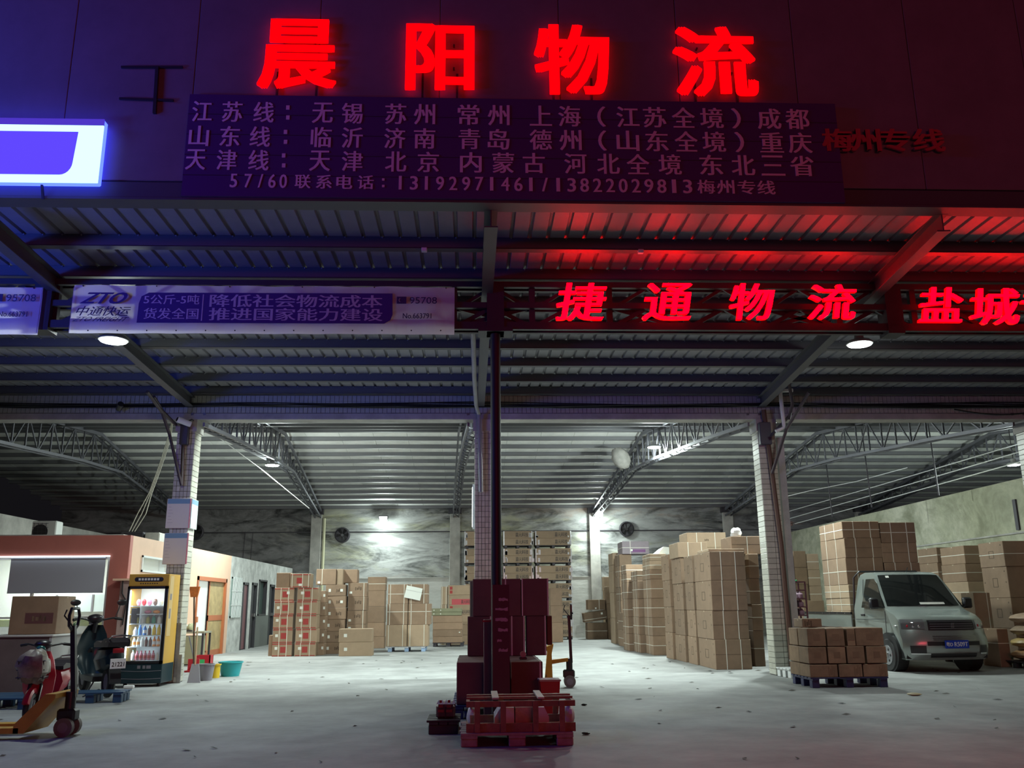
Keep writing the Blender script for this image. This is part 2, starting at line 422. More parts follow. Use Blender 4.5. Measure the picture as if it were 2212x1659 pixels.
for xf, xb in ((-4.75,-5.15), (.16,.12), (4.65,5.35)):
    mb = MB()
    a, b = Vector((xf, 8.0, 4.88)), Vector((xb, YP, 4.86))
    for dz, w, h in ((-.09, .13, .014), (.09, .13, .014), (0, .012, .18)):
        mb.bar(a+Vector((0,0,dz)), b+Vector((0,0,dz)), w, h)
    mb.build('rafter', m_purlin, cn)
for x in (-2.6, 2.1):   # small sensor lights under a purlin
    p = atY(917, 536, 9.06) if x < 0 else atY(1382, 527, 9.06)
    MB().box(p.x-.03, p.x+.03, 9.0, 9.06, 4.95, 4.99, b=.005).build('junction_box', m_white, cn)

# ---- front truss under the canopy
YT = 9.98
ft = struct('front_truss', (0, YT, 4.36))
zt, zm, zb_ = 4.90, 4.64, 4.37
for z, h, nm in ((zt, .07, 'top_chord'), (zm, .07, 'middle_chord'), (zb_+.02, .09, 'bottom_chord')):
    for dy in (-.07, .07): MB().box(-12.5, 13.5, YT+dy-.03, YT+dy+.03, z-h/2, z+h/2).build(nm, m_steel_dk, ft)
x = -12.2; i = 0
while x < 13:
    MB().bar((x, YT, zb_), (x, YT, zt), .07, .07).build('web_post', m_steel_dk, ft)
    for a, b in ((x+.06, x+.45), (x+.86, x+.47)):
        MB().bar((a, YT, zb_+.05), (b, YT, zm), .03, .05).build('web_bar', m_steel_dk, ft)
        if i % 2: MB().bar((a, YT+.03, zm), (b+(.4 if a < b else -.4), YT+.03, zb_+.05), .03, .05).build('web_bar', m_steel_dk, ft)
    MB().bar((x+.06, YT, zm), (x+.46, YT, zt), .03, .04).build('web_bar', m_steel_dk, ft)
    MB().bar((x+.86, YT, zm), (x+.46, YT, zt), .03, .04).build('web_bar', m_steel_dk, ft)
    x += .92; i += 1
for xp in (.245, -4.95, 5.0):
    MB().box(xp-.1, xp+.1, YT-.12, YT+.12, zb_-.06, zt).build('connector', m_steel_dk, ft)

# ---- centre post carrying the truss
po = struct('canopy_post', (.245, YT, 0))
MB().cyl((.245, YT, 0), (.245, YT, 4.33), .058, n=14).build('post_tube', mat('dark_painted_steel', (.030,.027,.033), .5, .2), po, True)
MB().box(.245-.2, .245+.2, YT-.14, YT+.14, 4.31, 4.36).build('head_plate', m_steel_dk, po)
MB().box(.245-.15, .245+.15, YT-.15, YT+.15, 0, .02).build('foot_plate', m_steel_dk, po)
# downpipe behind the post, from the rafter to the pillar
MB().tube([(-.02, 11, 4.75), (.0, 13.2, 4.62), (.03, 15.6, 4.72), (.09, 15.86, 4.6), (.12, 15.9, 3.2)], .035, 8).build('drain_pipe', m_sheet, po, True)

# ---- fascia above the eave
m_fas = mat('fascia_sheet', (.20,.17,.20), .55, .0, var=.18, scale=1.5)
fa = struct('wall_fascia', (0, 7.9, 5.1))
fm = MB().box(-.598, .598, 0, .06, 0, 3.2, b=.006).mesh('fascia_panel', m_fas)
for i in range(-10, 11): put('fascia_panel', fm, fa, (i*1.2+.25, 7.86, 5.17))
# ================================================================ signs
RED = (1, 0, .0012)
m_redlit = emat('lit_red_acrylic', RED, 3.0)
m_redlit2 = emat('lit_red_acrylic_bright', RED, 30.0)
m_redside = mat('red_letter_return', (.35,.01,.02), .5, emit=RED, es=1.6)
def channel(ch, desc, u0, u1, v0, v1, Y, bold, depth=.09, legs=True, shear=0):
    a, b = atY(u0, v1, Y), atY(u1, v0, Y)
    t = thing('sign_character', desc, 'sign', ((a.x+b.x)/2, Y, a.z), 'red glowing sign characters')
    text_into(MB(), ch, a.x, b.x, a.z, b.z, Y-depth-.002, bold, shear=shear).build('lit_face', m_redlit if legs else m_redlit2, t)
    text_into(MB(), ch, a.x, b.x, a.z, b.z, Y, bold, depth, shear=shear).build('letter_return', m_redside, t)
    for f in (.3, .7):
        x = a.x+(b.x-a.x)*f
        for z in (a.z+.35*(b.z-a.z), a.z+.7*(b.z-a.z)): MB().bar((x, Y-.0, z), (x, 7.88 if legs else 9.93, z), .015).build('standoff', m_steel_dk, t)
    if legs:
        for f in (.25, .75):
            x = a.x+(b.x-a.x)*f
            MB().bar((x, Y+.02, a.z-.10), (x, Y+.02, a.z+.2), .02).build('mounting_leg', m_steel_dk, t)
        MB().bar((a.x+.1, Y+.02, a.z-.10), (b.x-.1, Y+.02, a.z-.10), .02).build('mounting_bar', m_steel_dk, t)
FY = 7.82
for ch, u0, u1, v0, v1, d in (('晨', 555, 732, 46, 192, 'first big'), ('阳', 875, 1025, 56, 195, 'second big'), ('物', 1155, 1314, 58, 204, 'third big'), ('流', 1458, 1627, 62, 208, 'last big')):
    channel(ch, f'{d} glowing red character {ch} on the dark fascia above the canopy', u0, u1, v0, v1, FY, .03, .02)
for ch, u0, u1, v0, v1, d in (('捷', 1203, 1306, 615, 694, 'first'), ('通', 1392, 1492, 615, 694, 'second'), ('物', 1577, 1665, 616, 693, 'third'), ('流', 1747, 1842, 618, 692, 'fourth'), ('盐', 1988, 2071, 624, 698, 'fifth'), ('城', 2098, 2192, 626, 703, 'sixth')):
    channel(ch, f'{d} small glowing red character {ch} on the front truss', u0, u1, v0, v1, 9.80, .02, .05, False, .08)
channel('专', 'seventh small glowing red character at the cut edge of the truss sign', 2207, 2290, 628, 702, 9.80, .02, .05, False, .08)

# board of destinations
m_board_p = mat('purple_sign_film', (.085,.03,.16), .45)
m_let = mat('pale_sign_lettering', (.80,.60,.74), .5)
a, b = atY(392, 424, FY), atY(1802, 226, FY)
bd = thing('destination_board', 'wide purple board of pale lettering listing destinations under the four big characters', 'sign', ((a.x+b.x)/2, FY, a.z))
MB().box(a.x, b.x, FY-.015, FY+.03, a.z, b.z).build('board_panel', m_board_p, bd)
for k in range(1, 5):
    z = a.z+(b.z-a.z)*k/5; MB().box(a.x, b.x, FY-.017, FY-.014, z-.003, z+.003).build('panel_seam', m_steel_dk, bd)
def pxline(par, chars, vl, ul, vr, ur, h, w, Y, bold=.02):
    for ch, u in chars:
        v = vl+(vr-vl)*(u-ul)/(ur-ul); ww = w*(.35 if ch in '：（）' else 1)
        if ch == '：':
            mb = MB()
            for dv in (-.25, .25):
                p, q = atY(u-4, v+(dv+.1)*h, Y), atY(u+4, v+(dv-.1)*h, Y); mb.box(p.x, q.x, Y-.006, Y, p.z, q.z)
            mb.build('character', m_let, par); continue
        p, q = atY(u-ww/2, v+h/2, Y), atY(u+ww/2, v-h/2, Y)
        text_into(MB(), ch, p.x, q.x, p.z, q.z, Y, bold, .006).build('character', m_let, par)
L1 = list(zip('江苏线：无锡苏州常州上海（江苏全境）成都', (437,502,570,622,697,761,855,917,1012,1077,1168,1230,1299,1356,1414,1476,1537,1590,1661,1722)))
L2 = list(zip('山东线：临沂济南青岛德州（山东全境）重庆', (430,497,562,617,694,761,853,917,1014,1077,1168,1232,1301,1356,1419,1482,1542,1597,1666,1728)))
L3 = list(zip('天津线：天津北京内蒙古河北全境东北三省', (423,490,559,613,691,761,855,925,1017,1087,1153,1243,1314,1378,1447,1536,1605,1669,1732)))
L4 = list(zip('57/60', (505,536,563,588,612))) + list(zip('联系电话：', (654,700,744,790,828))) + [(c, 866+i*28.2) for i, c in enumerate('13192971461')] + [('/', 1177)] + [(c, 1207+i*27.8) for i, c in enumerate('13822029813')] + list(zip('梅州专线', (1525,1567,1612,1655)))
SY = FY-.016
pxline(bd, L1, 241, 437, 258, 1722, 43, 47, SY)
pxline(bd, L2, 294, 430, 309, 1728, 43, 47, SY)
pxline(bd, L3, 345, 423, 359, 1732, 43, 47, SY)
for ch, u in L4:
    mb = MB()
    v = 391+(406-391)*(u-505)/(1655-505); p, q = atY(u-(9 if ord(ch) < 128 else 18), v+14, SY), atY(u+(9 if ord(ch) < 128 else 18), v-15, SY)
    if ch == '1': p.x += .018; q.x -= .030
    if ch == '/': p.x += .012; q.x -= .012
    if ch == '：':
        for dv in (-7, 7):
            c = atY(u, v+dv, SY); mb.box(c.x-.012, c.x+.012, SY-.006, SY, c.z-.012, c.z+.012)
    else: text_into(mb, ch, p.x, q.x, p.z, q.z, SY, .02, .006)
    mb.build('character', m_let, bd)
# faint unlit characters beside the board
m_dim = mat('dull_red_letter', (.50,.05,.07), .6)
for nth, ch, u in zip(('first','second','third','last'), '梅州专线', (1806,1866,1929,2003)):
    a, b = atY(u-30, 328, FY), atY(u+32, 281, FY)
    t = text_into(MB(), ch, a.x, b.x, a.z, b.z, FY, .03, .02).build('sign_character', m_dim)
    tag(t, f'{nth} unlit dull red character {ch} on the fascia beside the purple board', 'sign', 'unlit fascia characters')

# blue-white light box
m_lbw = emat('lit_white_acrylic', (.55, .98, 1.0), 1.5)
m_lbp = emat('lit_violet_acrylic', (.12, .065, 1.0), 1.0)
m_lbt = emat('lit_purple_band', (.10, .05, .75), .75)
LY = 7.73
a, b = atY(-420, 388, LY), atY(226, 258, LY); c = atY(226, 272, LY)
lb = thing('light_box', 'glowing white light box sign with a violet rounded panel beside the purple board', 'sign', ((a.x+b.x)/2, LY, a.z))
MB().box(a.x, b.x, LY+.01, 7.82, a.z, b.z, b=.01).build('box_case', mat('light_box_case', (.25,.25,.6), .4, emit=(.04,.07,1), es=5), lb)
MB().box(a.x, b.x, LY-.005, LY+.01, a.z, c.z).build('lit_face', m_lbw, lb)
MB().box(a.x, b.x, LY-.005, LY+.01, c.z, b.z).build('lit_band', m_lbt, lb)
p, q = atY(-400, 372, LY), atY(170, 286, LY)
poly = [(p.x, p.z)] + [(q.x-.13+.11*math.sin(t*math.pi/12), p.z+.13-.13*math.cos(t*math.pi/12)) for t in range(7)] + [(q.x, q.z), (p.x, q.z)]
MB().prism(poly, LY-.012, LY-.004).build('lit_panel', m_lbp, lb)
for i in range(3):
    x = a.x+.3+i*.9; MB().bar((x, 7.84, a.z-.12), (x, 7.78, a.z+.02), .02).build('support', m_steel_dk, lb)
# cable tray shapes on the fascia, beside the light box
fr = thing('cable_bracket', 'thin steel bracket frame on the dark fascia above the light box', 'bracket', atY(338, 240, 7.84))
MB().bar(atY(262, 145, 7.84), atY(395, 145, 7.84), .02).build('rail', m_steel_dk, fr)
MB().bar(atY(340, 145, 7.84), atY(334, 245, 7.84), .03).build('upright', m_steel_dk, fr)
MB().bar(atY(258, 213, 7.84), atY(375, 217, 7.84), .02).build('rail', m_steel_dk, fr)

# printed banners hung on the front truss
m_ban = mat('white_banner_vinyl', (.74,.70,.74), .55, var=.06, scale=.8)
_nt = m_ban.node_tree; _b = _nt.nodes['Principled BSDF']; _tr = _nt.nodes.new('ShaderNodeBsdfTranslucent'); _tr.inputs[0].default_value = (.9,.88,.9,1)
_mx = _nt.nodes.new('ShaderNodeMixShader'); _mx.inputs[0].default_value = .45
_nt.links.new(_b.outputs[0], _mx.inputs[1]); _nt.links.new(_tr.outputs[0], _mx.inputs[2]); _nt.links.new(_mx.outputs[0], _nt.nodes['Material Output'].inputs[0])
m_pur = mat('purple_print', (.055,.025,.17), .5)
m_ink = mat('dark_ink', (.04,.025,.10), .5)
BY = 9.80
def banner(u0, u1, label, full=True):
    a, b = atY(u0, 719, BY), atY(u1, 620, BY)
    t = thing('banner', label, 'banner', ((a.x+b.x)/2, BY, a.z), 'printed vinyl banners')
    n = 40; vs_ = []; fs = []
    for i in range(n+1):
        x = a.x+(b.x-a.x)*i/n; wv = .012*math.sin(i*1.3)+.006*math.sin(i*.37)
        vs_ += [(x, BY+wv*.5+.01, b.z+.004*math.sin(i*.8)), (x, BY+wv+.01, (a.z+b.z)/2), (x, BY+.01+wv*.6, a.z)]
    for i in range(n): fs += [(3*i, 3*i+3, 3*i+4, 3*i+1), (3*i+1, 3*i+4, 3*i+5, 3*i+2)]
    MB().add(vs_, fs).build('vinyl_sheet', m_ban, t)
    for i in range(6):
        x = a.x+.1+(b.x-a.x-.2)*i/5; MB().bar((x, BY, b.z-.01), (x, 9.95, b.z-.01), .012).build('tie', m_steel_dk, t)
    return t
Y2 = BY-.012
def ptext(mb, s, u0, u1, v0, v1, bold=0, shear=0):
    a, b = atY(u0, v1, Y2), atY(u1, v0, Y2); text_into(mb, s, a.x, b.x, a.z, b.z, Y2-.003, bold, 0, shear); return mb
t = banner(148, 982, 'long white freight banner with purple slogan block hung on the front truss')
p = [atY(u, v, Y2) for u, v in ((295, 697), (300, 655), (306, 640), (322, 632), (848, 634), (848, 680), (843, 692), (830, 699))]
MB().prism([(q.x, q.z) for q in p], Y2-.001, Y2+.0).build('purple_block', m_pur, t)
ptext(MB(), 'ZTO', 180, 275, 632, 656, .03, .09).build('lettering', m_pur, t)
ptext(MB(), '中通快运', 165, 282, 662, 682, .015, .05).build('lettering', m_ink, t)
ptext(MB(), 'ZTO FREIGHT', 160, 275, 685, 694, .01, .05).build('lettering', m_ink, t)
ptext(MB(), '5公斤-5吨', 310, 432, 637, 657, .015).build('lettering', m_ban, t)
ptext(MB(), '货发全国', 309, 430, 666, 689, .015).build('lettering', m_ban, t)
ptext(MB(), '降低社会物流成本', 452, 827, 638, 663, .02).build('lettering', m_ban, t)
ptext(MB(), '推进国家能力建设', 450, 827, 667, 692, .02).build('lettering', m_ban, t)
a, b = atY(434, 693, Y2), atY(439, 636, Y2); MB().box(a.x, a.x+.012, Y2-.004, Y2-.002, a.z, b.z).build('divider', m_ban, t)
ptext(MB(), '95708', 885, 944, 642, 656).build('lettering', m_ink, t)
ptext(MB(), 'No.663791', 870, 932, 677, 688, .015).build('lettering', m_ink, t)
a, b = atY(857, 656, Y2), atY(878, 641, Y2); MB().box(a.x, b.x, Y2-.003, Y2, a.z, b.z).build('telephone_mark', m_ink, t)
MB().tube([((a.x+b.x)/2+.03*math.cos(s), Y2-.005, (a.z+b.z)/2+.025*math.sin(s)) for s in (2.2, 2.7, 3.14, 3.6, 4.1)], .006, 5).build('handset_mark', m_ban, t)
for i in range(13):
    q = atY(190+i*63.5, 714, Y2); MB().cyl((q.x, Y2-.004, q.z), (q.x, Y2, q.z), .008, n=8).build('eyelet', m_black, t)
def edge_fold(t, u0, u1):
    a, b = atY(u0, 719, Y2), atY(u1, 621, Y2); MB().box(a.x, b.x, Y2-.004, Y2+.004, a.z, b.z).build('hem_fold', mat('grey_hem', (.40,.36,.40), .6), t)
edge_fold(t, 148, 160)
t = banner(-760, 92, 'white freight banner cut by the photo edge with a phone number')
ptext(MB(), '95708', 13, 79, 636, 651).build('lettering', m_ink, t)
ptext(MB(), 'No.663791', -4, 60, 673, 684, .015).build('lettering', m_ink, t)
a, b = atY(-14, 651, Y2), atY(7, 635, Y2); MB().box(a.x, b.x, Y2-.003, Y2, a.z, b.z).build('telephone_mark', m_ink, t)
edge_fold(t, 78, 92)
p = [atY(u, v, Y2) for u, v in ((-600, 697), (-590, 632), (-30, 630), (-30, 680), (-45, 697))]
MB().prism([(q.x, q.z) for q in p], Y2-.001, Y2).build('purple_block', m_pur, t)

# ================================================================ lamps
m_lens = emat('lit_led_lens', (.88, 1, .96), 30)
def disc_lamp(pos, label, power, r=.19, group='round LED lamps', col=(.86, 1, .95), dist=None, side=.2):
    t = thing('led_lamp', label, 'lamp', pos, group)
    x, y, z = pos
    MB().lathe([(.03, .16), (.06, .155), (.07, .06), (r*.8, .05), (r, .02), (r, 0), (r*.95, -.005)], (x, y, z), 20).build('housing', mat('lamp_grey', (.3,.3,.3), .5, .3), t, True)
    MB().lathe([(r*.93, -.002), (r*.85, -.02), (.02, -.028)], (x, y, z), 20).build('lens', m_lens, t, True)
    MB().cyl((x, y, z+.16), (x, y, z+.16+(dist or .08)), .012, n=6).build('stem', m_steel_dk, t)
    for kind, zz, pw in (('AREA', z-.04, power*.8), ('POINT', z-.12, power*side)):
        l = lamp('lamp_light', kind, (x, y, zz), pw, col, r*1.6 if kind == 'AREA' else .08); l.parent = t; l.location = (0, 0, zz-z)
def flood(pos, label, power, aim, w=.34, spread=None, col=(.86, 1, .95), glow=0):
    t = thing('floodlight', label, 'lamp', pos, 'square LED floodlights')
    d = (Vector(aim)-Vector(pos)).normalized(); R = d.to_track_quat('-Z', 'Y').to_matrix().to_4x4(); R.translation = Vector(pos)
    MB().box(-w/2, w/2, -w*.4, w*.4, .0, .07, R, .01).build('housing', m_steel_dk, t)
    MB().box(-w*.44, w*.44, -w*.34, w*.34, -.008, .002, R).build('lens', m_lens, t)
    MB().tube([R @ Vector(p) for p in ((-w/2-.02,0,.03), (-w/2-.02,0,.16), (w/2+.02,0,.16), (w/2+.02,0,.03))], .012, 5).build('bracket', m_steel_dk, t)
    p = Vector(pos)+d*.06
    l = lamp('flood_light', 'AREA', p, power, col, w*.8, Vector(p)+d); l.parent = t; l.location = p-Vector(pos)
    if glow: l = lamp('flood_spill', 'POINT', p+d*.1, glow, col, .1); l.parent = t; l.location = p+d*.1-Vector(pos)
    return t
disc_lamp(tuple(atY(245, 735, 11.4)), 'round LED lamp blazing under the canopy beside the freight banner', 100, dist=.42, side=.25)
disc_lamp(tuple(atY(1857, 743, 12.2)), 'round LED lamp under the canopy behind the red truss characters', 75, dist=.25, side=.06)
disc_lamp(tuple(atY(588, 1005, 24.0)), 'round LED lamp hung from the truss on the office side', 420, dist=.35, side=.9)
disc_lamp(tuple(atY(1413, 966, 23.4)), 'round LED lamp clamped to the truss over the aisle', 640, dist=.35, side=.55)
disc_lamp(tuple(atY(2190, 1004, 22.5)), 'round LED lamp high over the truck bay', 420, .17, dist=.9, side=.8)
p = atY(828, 1121, YB-.5); t = flood(tuple(p), 'square floodlight on the back wall above the pale cartons', 210, p+Vector((0,-1,-1.1)), glow=75)
MB().bar(p+Vector((0,.08,.05)), (p.x, YB-.035, p.z+.15), .03).build('wall_arm', m_steel_dk, t)
p = atY(1294, 1111, YB-.6); t = flood(tuple(p), 'round-looking floodlight on the back wall beside the wrapped pallet stacks', 300, p+Vector((-.1,-1,-1.1)), glow=120)
MB().bar(p+Vector((0,.08,.05)), (p.x, YB-.035, p.z+.15), .03).build('wall_arm', m_steel_dk, t)
# assumed floods, unseen behind the entrance beam, added to shine into the hall
for x, y, nm, pw in ((-2.7, YP+.48, 'on the office side', 330), (1.3, YP+.48, 'over the aisle', 330), (6.35, YP+2.3, 'over the truck side', 260)):
    flood((x, y, 4.97), f'assumed floodlight hung inside the entrance beam {nm}', pw, (x*.99, y+.25, 0), .3)
    MB().bar((x, y, 5.0), (x, YP+.3, 4.97), .03).build('wall_arm', m_steel_dk, [o for o in COL.objects if o.type == 'EMPTY' and o.get('label','').endswith(nm) and 'entrance beam' in o['label']][0])
# glowing strip added in place of the lit edge of the centre pillar
t = thing('pillar_edge_glow', 'upright glowing strip standing for the lit inner edge of the centre pillar', 'lamp', (.0, YP+.42, 2.6))
MB().cyl((-.02, YP+.40, 2.62), (-.02, YP+.40, 3.35), .016, n=8).build('tube', emat('lit_tube', (.9,1,1), 8), t, True)
MB().box(-.03, .03, YP+.36, YP+.39, 2.58, 3.4).build('strip_backing', m_white, t)
# ================================================================ office in the hall
XO = -7.0; _c = atX(283, 1156, XO); YO, ZO = _c.y, _c.z
m_peach_redlit = mat('red_lit_peach_paint', (.46,.15,.12), .6, var=.12, scale=1.5)  # front wall's peach with the street's red light worked into the colour
m_peach = mat('peach_paint', (.72,.47,.33), .6, var=.10, scale=1.5)
m_dirty = mat('stained_white_wall', (.50,.51,.49), .85, var=.45, scale=2.5, bump=.2)
m_inw = mat('inside_white', (.80,.82,.80), .7)
m_orange = mat('orange_frame', (.42,.13,.05), .5)
m_glass = mat('clear_pane', (.85,.9,.9), .05, alpha=.22)
m_doordk = mat('dark_door', (.03,.03,.035), .45)
m_blind = mat('grey_roller_blind', (.33,.33,.38), .8)
def sy(u, v=1320): return atX(u, v, XO).y
of = struct('wall_office', (XO, YO, 0))
# side wall built round its openings: (y0, y1, z0, z1)
op = [('window', sy(296), sy(362), 1.98, 2.32), ('door', sy(421), sy(485), 0, 2.02), ('window', sy(496), sy(519), .95, 2.1), ('door', sy(515.5), sy(533), 0, 1.98),
      ('door', sy(541), sy(552), 0, 2.0), ('window', sy(556), sy(573), .98, 2.12), ('door', sy(580), sy(590), 0, 2.0)]
op = [list(o) for o in op]; op[3][1] = op[2][2]+.15; 
YM = sy(493)
def wallrun(y0, y1, m):
    holes = sorted([o for o in op if o[1] >= y0-.01 and o[2] <= y1+.01], key=lambda o: o[1]); y = y0
    for k, a, b, z0, z1 in holes:
        if a > y: MB().box(XO-.15, XO, y, a, 0, ZO).build('wall_panel', m, of)
        if z0 > 0: MB().box(XO-.15, XO, a, b, 0, z0).build('wall_panel', m, of)
        MB().box(XO-.15, XO, a, b, z1, ZO).build('wall_panel', m, of); y = b
    if y < y1: MB().box(XO-.15, XO, y, y1, 0, ZO).build('wall_panel', m, of)
wallrun(YO+.15, YM, m_peach); wallrun(YM, YB, m_dirty)
# front wall
xr = atY(238, 1204, YO).x; zt_ = atY(120, 1203, YO).z; xr2 = xr
MB().box(-12.6, XO, YO, YO+.15, zt_, ZO).build('wall_panel', m_peach_redlit, of)
MB().box(xr2, XO-.0, YO, YO+.15, 0, zt_).build('wall_panel', m_peach_redlit, of)
MB().box(-12.6, -12.3, YO, YO+.15, 0, zt_).build('wall_panel', m_peach_redlit, of)
# room behind
MB().box(-12.6, XO-.15, YO+.15, 27.2, ZO-.08, ZO).build('office_ceiling', m_inw, of)
MB().box(-12.6, XO-.15, 27.2, 27.3, 0, ZO).build('office_partition', m_inw, of)
MB().box(-12.6, xr+.1, 21.2, 21.3, 0, ZO-.08).build('office_partition', m_inw, of)
MB().box(-12.58, -12.5, YO+.15, 27.2, 0, ZO-.08).build('office_partition', m_inw, of)
MB().box(-12.6, XO-.15, YO, YB, ZO, ZO+.02).build('office_roof', m_plaster, of)
MB().box(-10, XO-.15, 29, 29.1, 0, ZO).build('office_partition', mat('dim_inside', (.2,.2,.2), .8), of)
for x, y, pw in ((-9.6, 20.2, 110), (-8.6, 24.6, 170)):  # assumed tubes, added as the source of the bright office rooms
    t = thing('assumed_ceiling_tube', 'assumed fluorescent tube on the office ceiling ' + ('behind the roller blind' if y < 21 else 'inside the orange-framed doorway'), 'lamp', (x, y, ZO-.1))
    MB().cyl((x-.6, y, ZO-.14), (x+.6, y, ZO-.14), .02, n=8).build('tube', emat('lit_tube', (.9,1,1), 8), t)
    MB().box(x-.62, x+.62, y-.03, y+.03, ZO-.11, ZO-.08).build('fitting', m_white, t)
    l = lamp('tube_glow', 'AREA', (x, y, ZO-.2), pw, (.9,1,.97), 1.2, (x, y, 0), size_y=.3); l.parent = t; l.location = (0,0,-.1)
# front window: frame, panes, blind, light strip
wn = struct('window_1', ((xr-12.3)/2, YO, 0))
for x in (-12.3, -10.45, -8.9, xr-.05): MB().box(x, x+.05, YO+.04, YO+.10, .05, zt_).build('window_frame', m_white, wn)
for z in (.05, 1.05, zt_-.05): MB().box(-12.3, xr, YO+.05, YO+.09, z, z+.04).build('window_frame', m_white, wn)
for x0, x1 in ((-12.25,-10.45), (-10.4,-8.9), (-8.85, xr-.05)): MB().box(x0, x1, YO+.065, YO+.075, .09, zt_-.05).build('pane', m_glass, wn)
a = atY(14, 1280, YO); b = atY(230, 1207, YO)
bl = MB()
bl.box(a.x, b.x-.02, YO+.02, YO+.03, a.z, b.z); bl.cyl((a.x, YO+.03, b.z+.02), (b.x-.02, YO+.03, b.z+.02), .03, n=8); bl.box(a.x, b.x-.02, YO+.015, YO+.035, a.z-.02, a.z)
bl = bl.build('roller_blind', m_blind); tag(bl, 'grey roller blind half lowered in the lit office front window', 'blind')
ls = MB().box(-12.2, xr, YO-.03, YO-.005, zt_-.005, zt_+.02).build('light_strip', emat('led_strip', (.8,.95,1), 4)); tag(ls, 'thin white light strip along the head of the office front window', 'lamp')
# inside the office: whiteboard, green counter
wbo = thing('whiteboard', 'framed pale board on the office wall seen under the roller blind', 'board', (-9.3, 21.15, 1.2))
a = atY(120, 1322, 21.15); b = atY(232, 1284, 21.15)
MB().box(a.x, b.x, 21.13, 21.19, a.z, b.z).build('board_panel', mat('board_white', (.7,.8,.82), .4), wbo)
for x in (a.x, atY(201, 1300, 21.15).x, b.x): MB().box(x-.02, x+.02, 21.11, 21.13, a.z, b.z).build('board_frame', m_grey, wbo)
ct = thing('counter', 'office counter with a green top edge behind the lit front window', 'counter', (-9.5, 19.7, 0))
a = atY(0, 1354, 19.7); b = atY(240, 1337, 19.7)
MB().box(-12, b.x, 19.7, 20.3, 0, a.z).build('counter_body', m_inw, ct)
MB().box(-12, b.x, 19.68, 20.32, a.z, b.z).build('counter_top', mat('green_laminate', (.36,.42,.12), .5), ct)
# side openings
def frame(s, y0, y1, z0, z1, m, w=.06, x0=None, x1=None):
    x0 = XO-.12 if x0 is None else x0; x1 = XO+.025 if x1 is None else x1
    for a in (y0, y1-w): MB().box(x0, x1, a, a+w, z0, z1).build('frame', m, s)
    MB().box(x0, x1, y0, y1, z1-w, z1).build('frame', m, s)
    if z0 > 0: MB().box(x0, x1, y0, y1, z0, z0+w).build('frame', m, s)
s = struct('window_2', (XO, op[0][1], op[0][3])); frame(s, *op[0][1:], m_white, .04); MB().box(XO-.07, XO-.06, op[0][1], op[0][2], op[0][3], op[0][4]).build('pane', m_glass, s)
d = op[1]; s = struct('door_1', (XO, d[1], 0)); frame(s, d[1], d[2], 0, 2.02, m_orange, .10)
ym = d[1]+(d[2]-d[1])*.45
for y0, y1, mm in ((ym, d[2]-.1, mat('curtain_wood', (.42,.31,.14), .6, var=.3, scale=5)),): MB().box(XO-.08, XO-.04, y0, y1, .12, 1.92).build('sliding_leaf', mm, s)
for z in (.0, .9): MB().box(XO-.09, XO-.03, ym, d[2]-.1, z, z+.14).build('leaf_rail', m_orange, s)
MB().box(XO-.09, XO-.03, ym, ym+.06, .1, 1.92).build('leaf_rail', m_orange, s)
MB().box(XO-.07, XO-.065, d[1]+.1, ym, .1, 1.92).build('pane', m_glass, s)
MB().box(XO-.02, XO+.06, d[1]-.02, d[1]+.12, .88, 1.02).build('door_handle', m_orange, s)
d = op[2]; s = struct('window_3', (XO, d[1], d[3])); frame(s, *d[1:], mat('grey_green_frame', (.16,.22,.20), .5), .05)
MB().box(XO-.1, XO-.09, d[1], d[2], d[3], d[4]).build('pane', mat('grey_glass', (.20,.26,.25), .15), s)
for k in range(9): MB().bar((XO+.03, d[1]+.1+k*(d[2]-d[1]-.2)/8, d[3]), (XO+.03, d[1]+.1+k*(d[2]-d[1]-.2)/8, d[4]), .016).build('grille_bar', m_white, s)
for z in (1.3, 1.7): MB().bar((XO+.03, d[1], z), (XO+.03, d[2], z), .016).build('grille_bar', m_white, s)
d = op[3]; s = struct('door_2', (XO, d[1], 0)); frame(s, d[1], d[2], 0, 1.98, m_doordk, .07)
MB().box(XO-.06, XO-.01, d[1]+.06, d[2]-.06, .02, 1.9).build('door_leaf', mat('maroon_door', (.16,.06,.07), .5), s)
for i, d in ((3, op[4]), (4, op[6])):
    s = struct(f'door_{i}', (XO, d[1], 0)); frame(s, d[1], d[2], 0, 2.0, m_doordk, .08); MB().box(XO-.09, XO-.05, d[1]+.05, d[2]-.05, .01, 1.95).build('door_leaf', m_doordk, s)
    MB().box(XO-.05, XO+.02, d[2]-.25, d[2]-.15, .95, 1.05).build('door_handle', m_chrome, s)
d = op[5]; s = struct('window_4', (XO, d[1], d[3])); frame(s, *d[1:], m_doordk, .05); MB().box(XO-.1, XO-.09, d[1], d[2], d[3], d[4]).build('pane', mat('dark_green_glass', (.05,.08,.07), .15), s)
MB().box(XO, XO+.012, op[4][2], op[6][1], 0, .98).build('trim_1', mat('grey_dado', (.12,.13,.12), .8))['kind'] = 'structure'
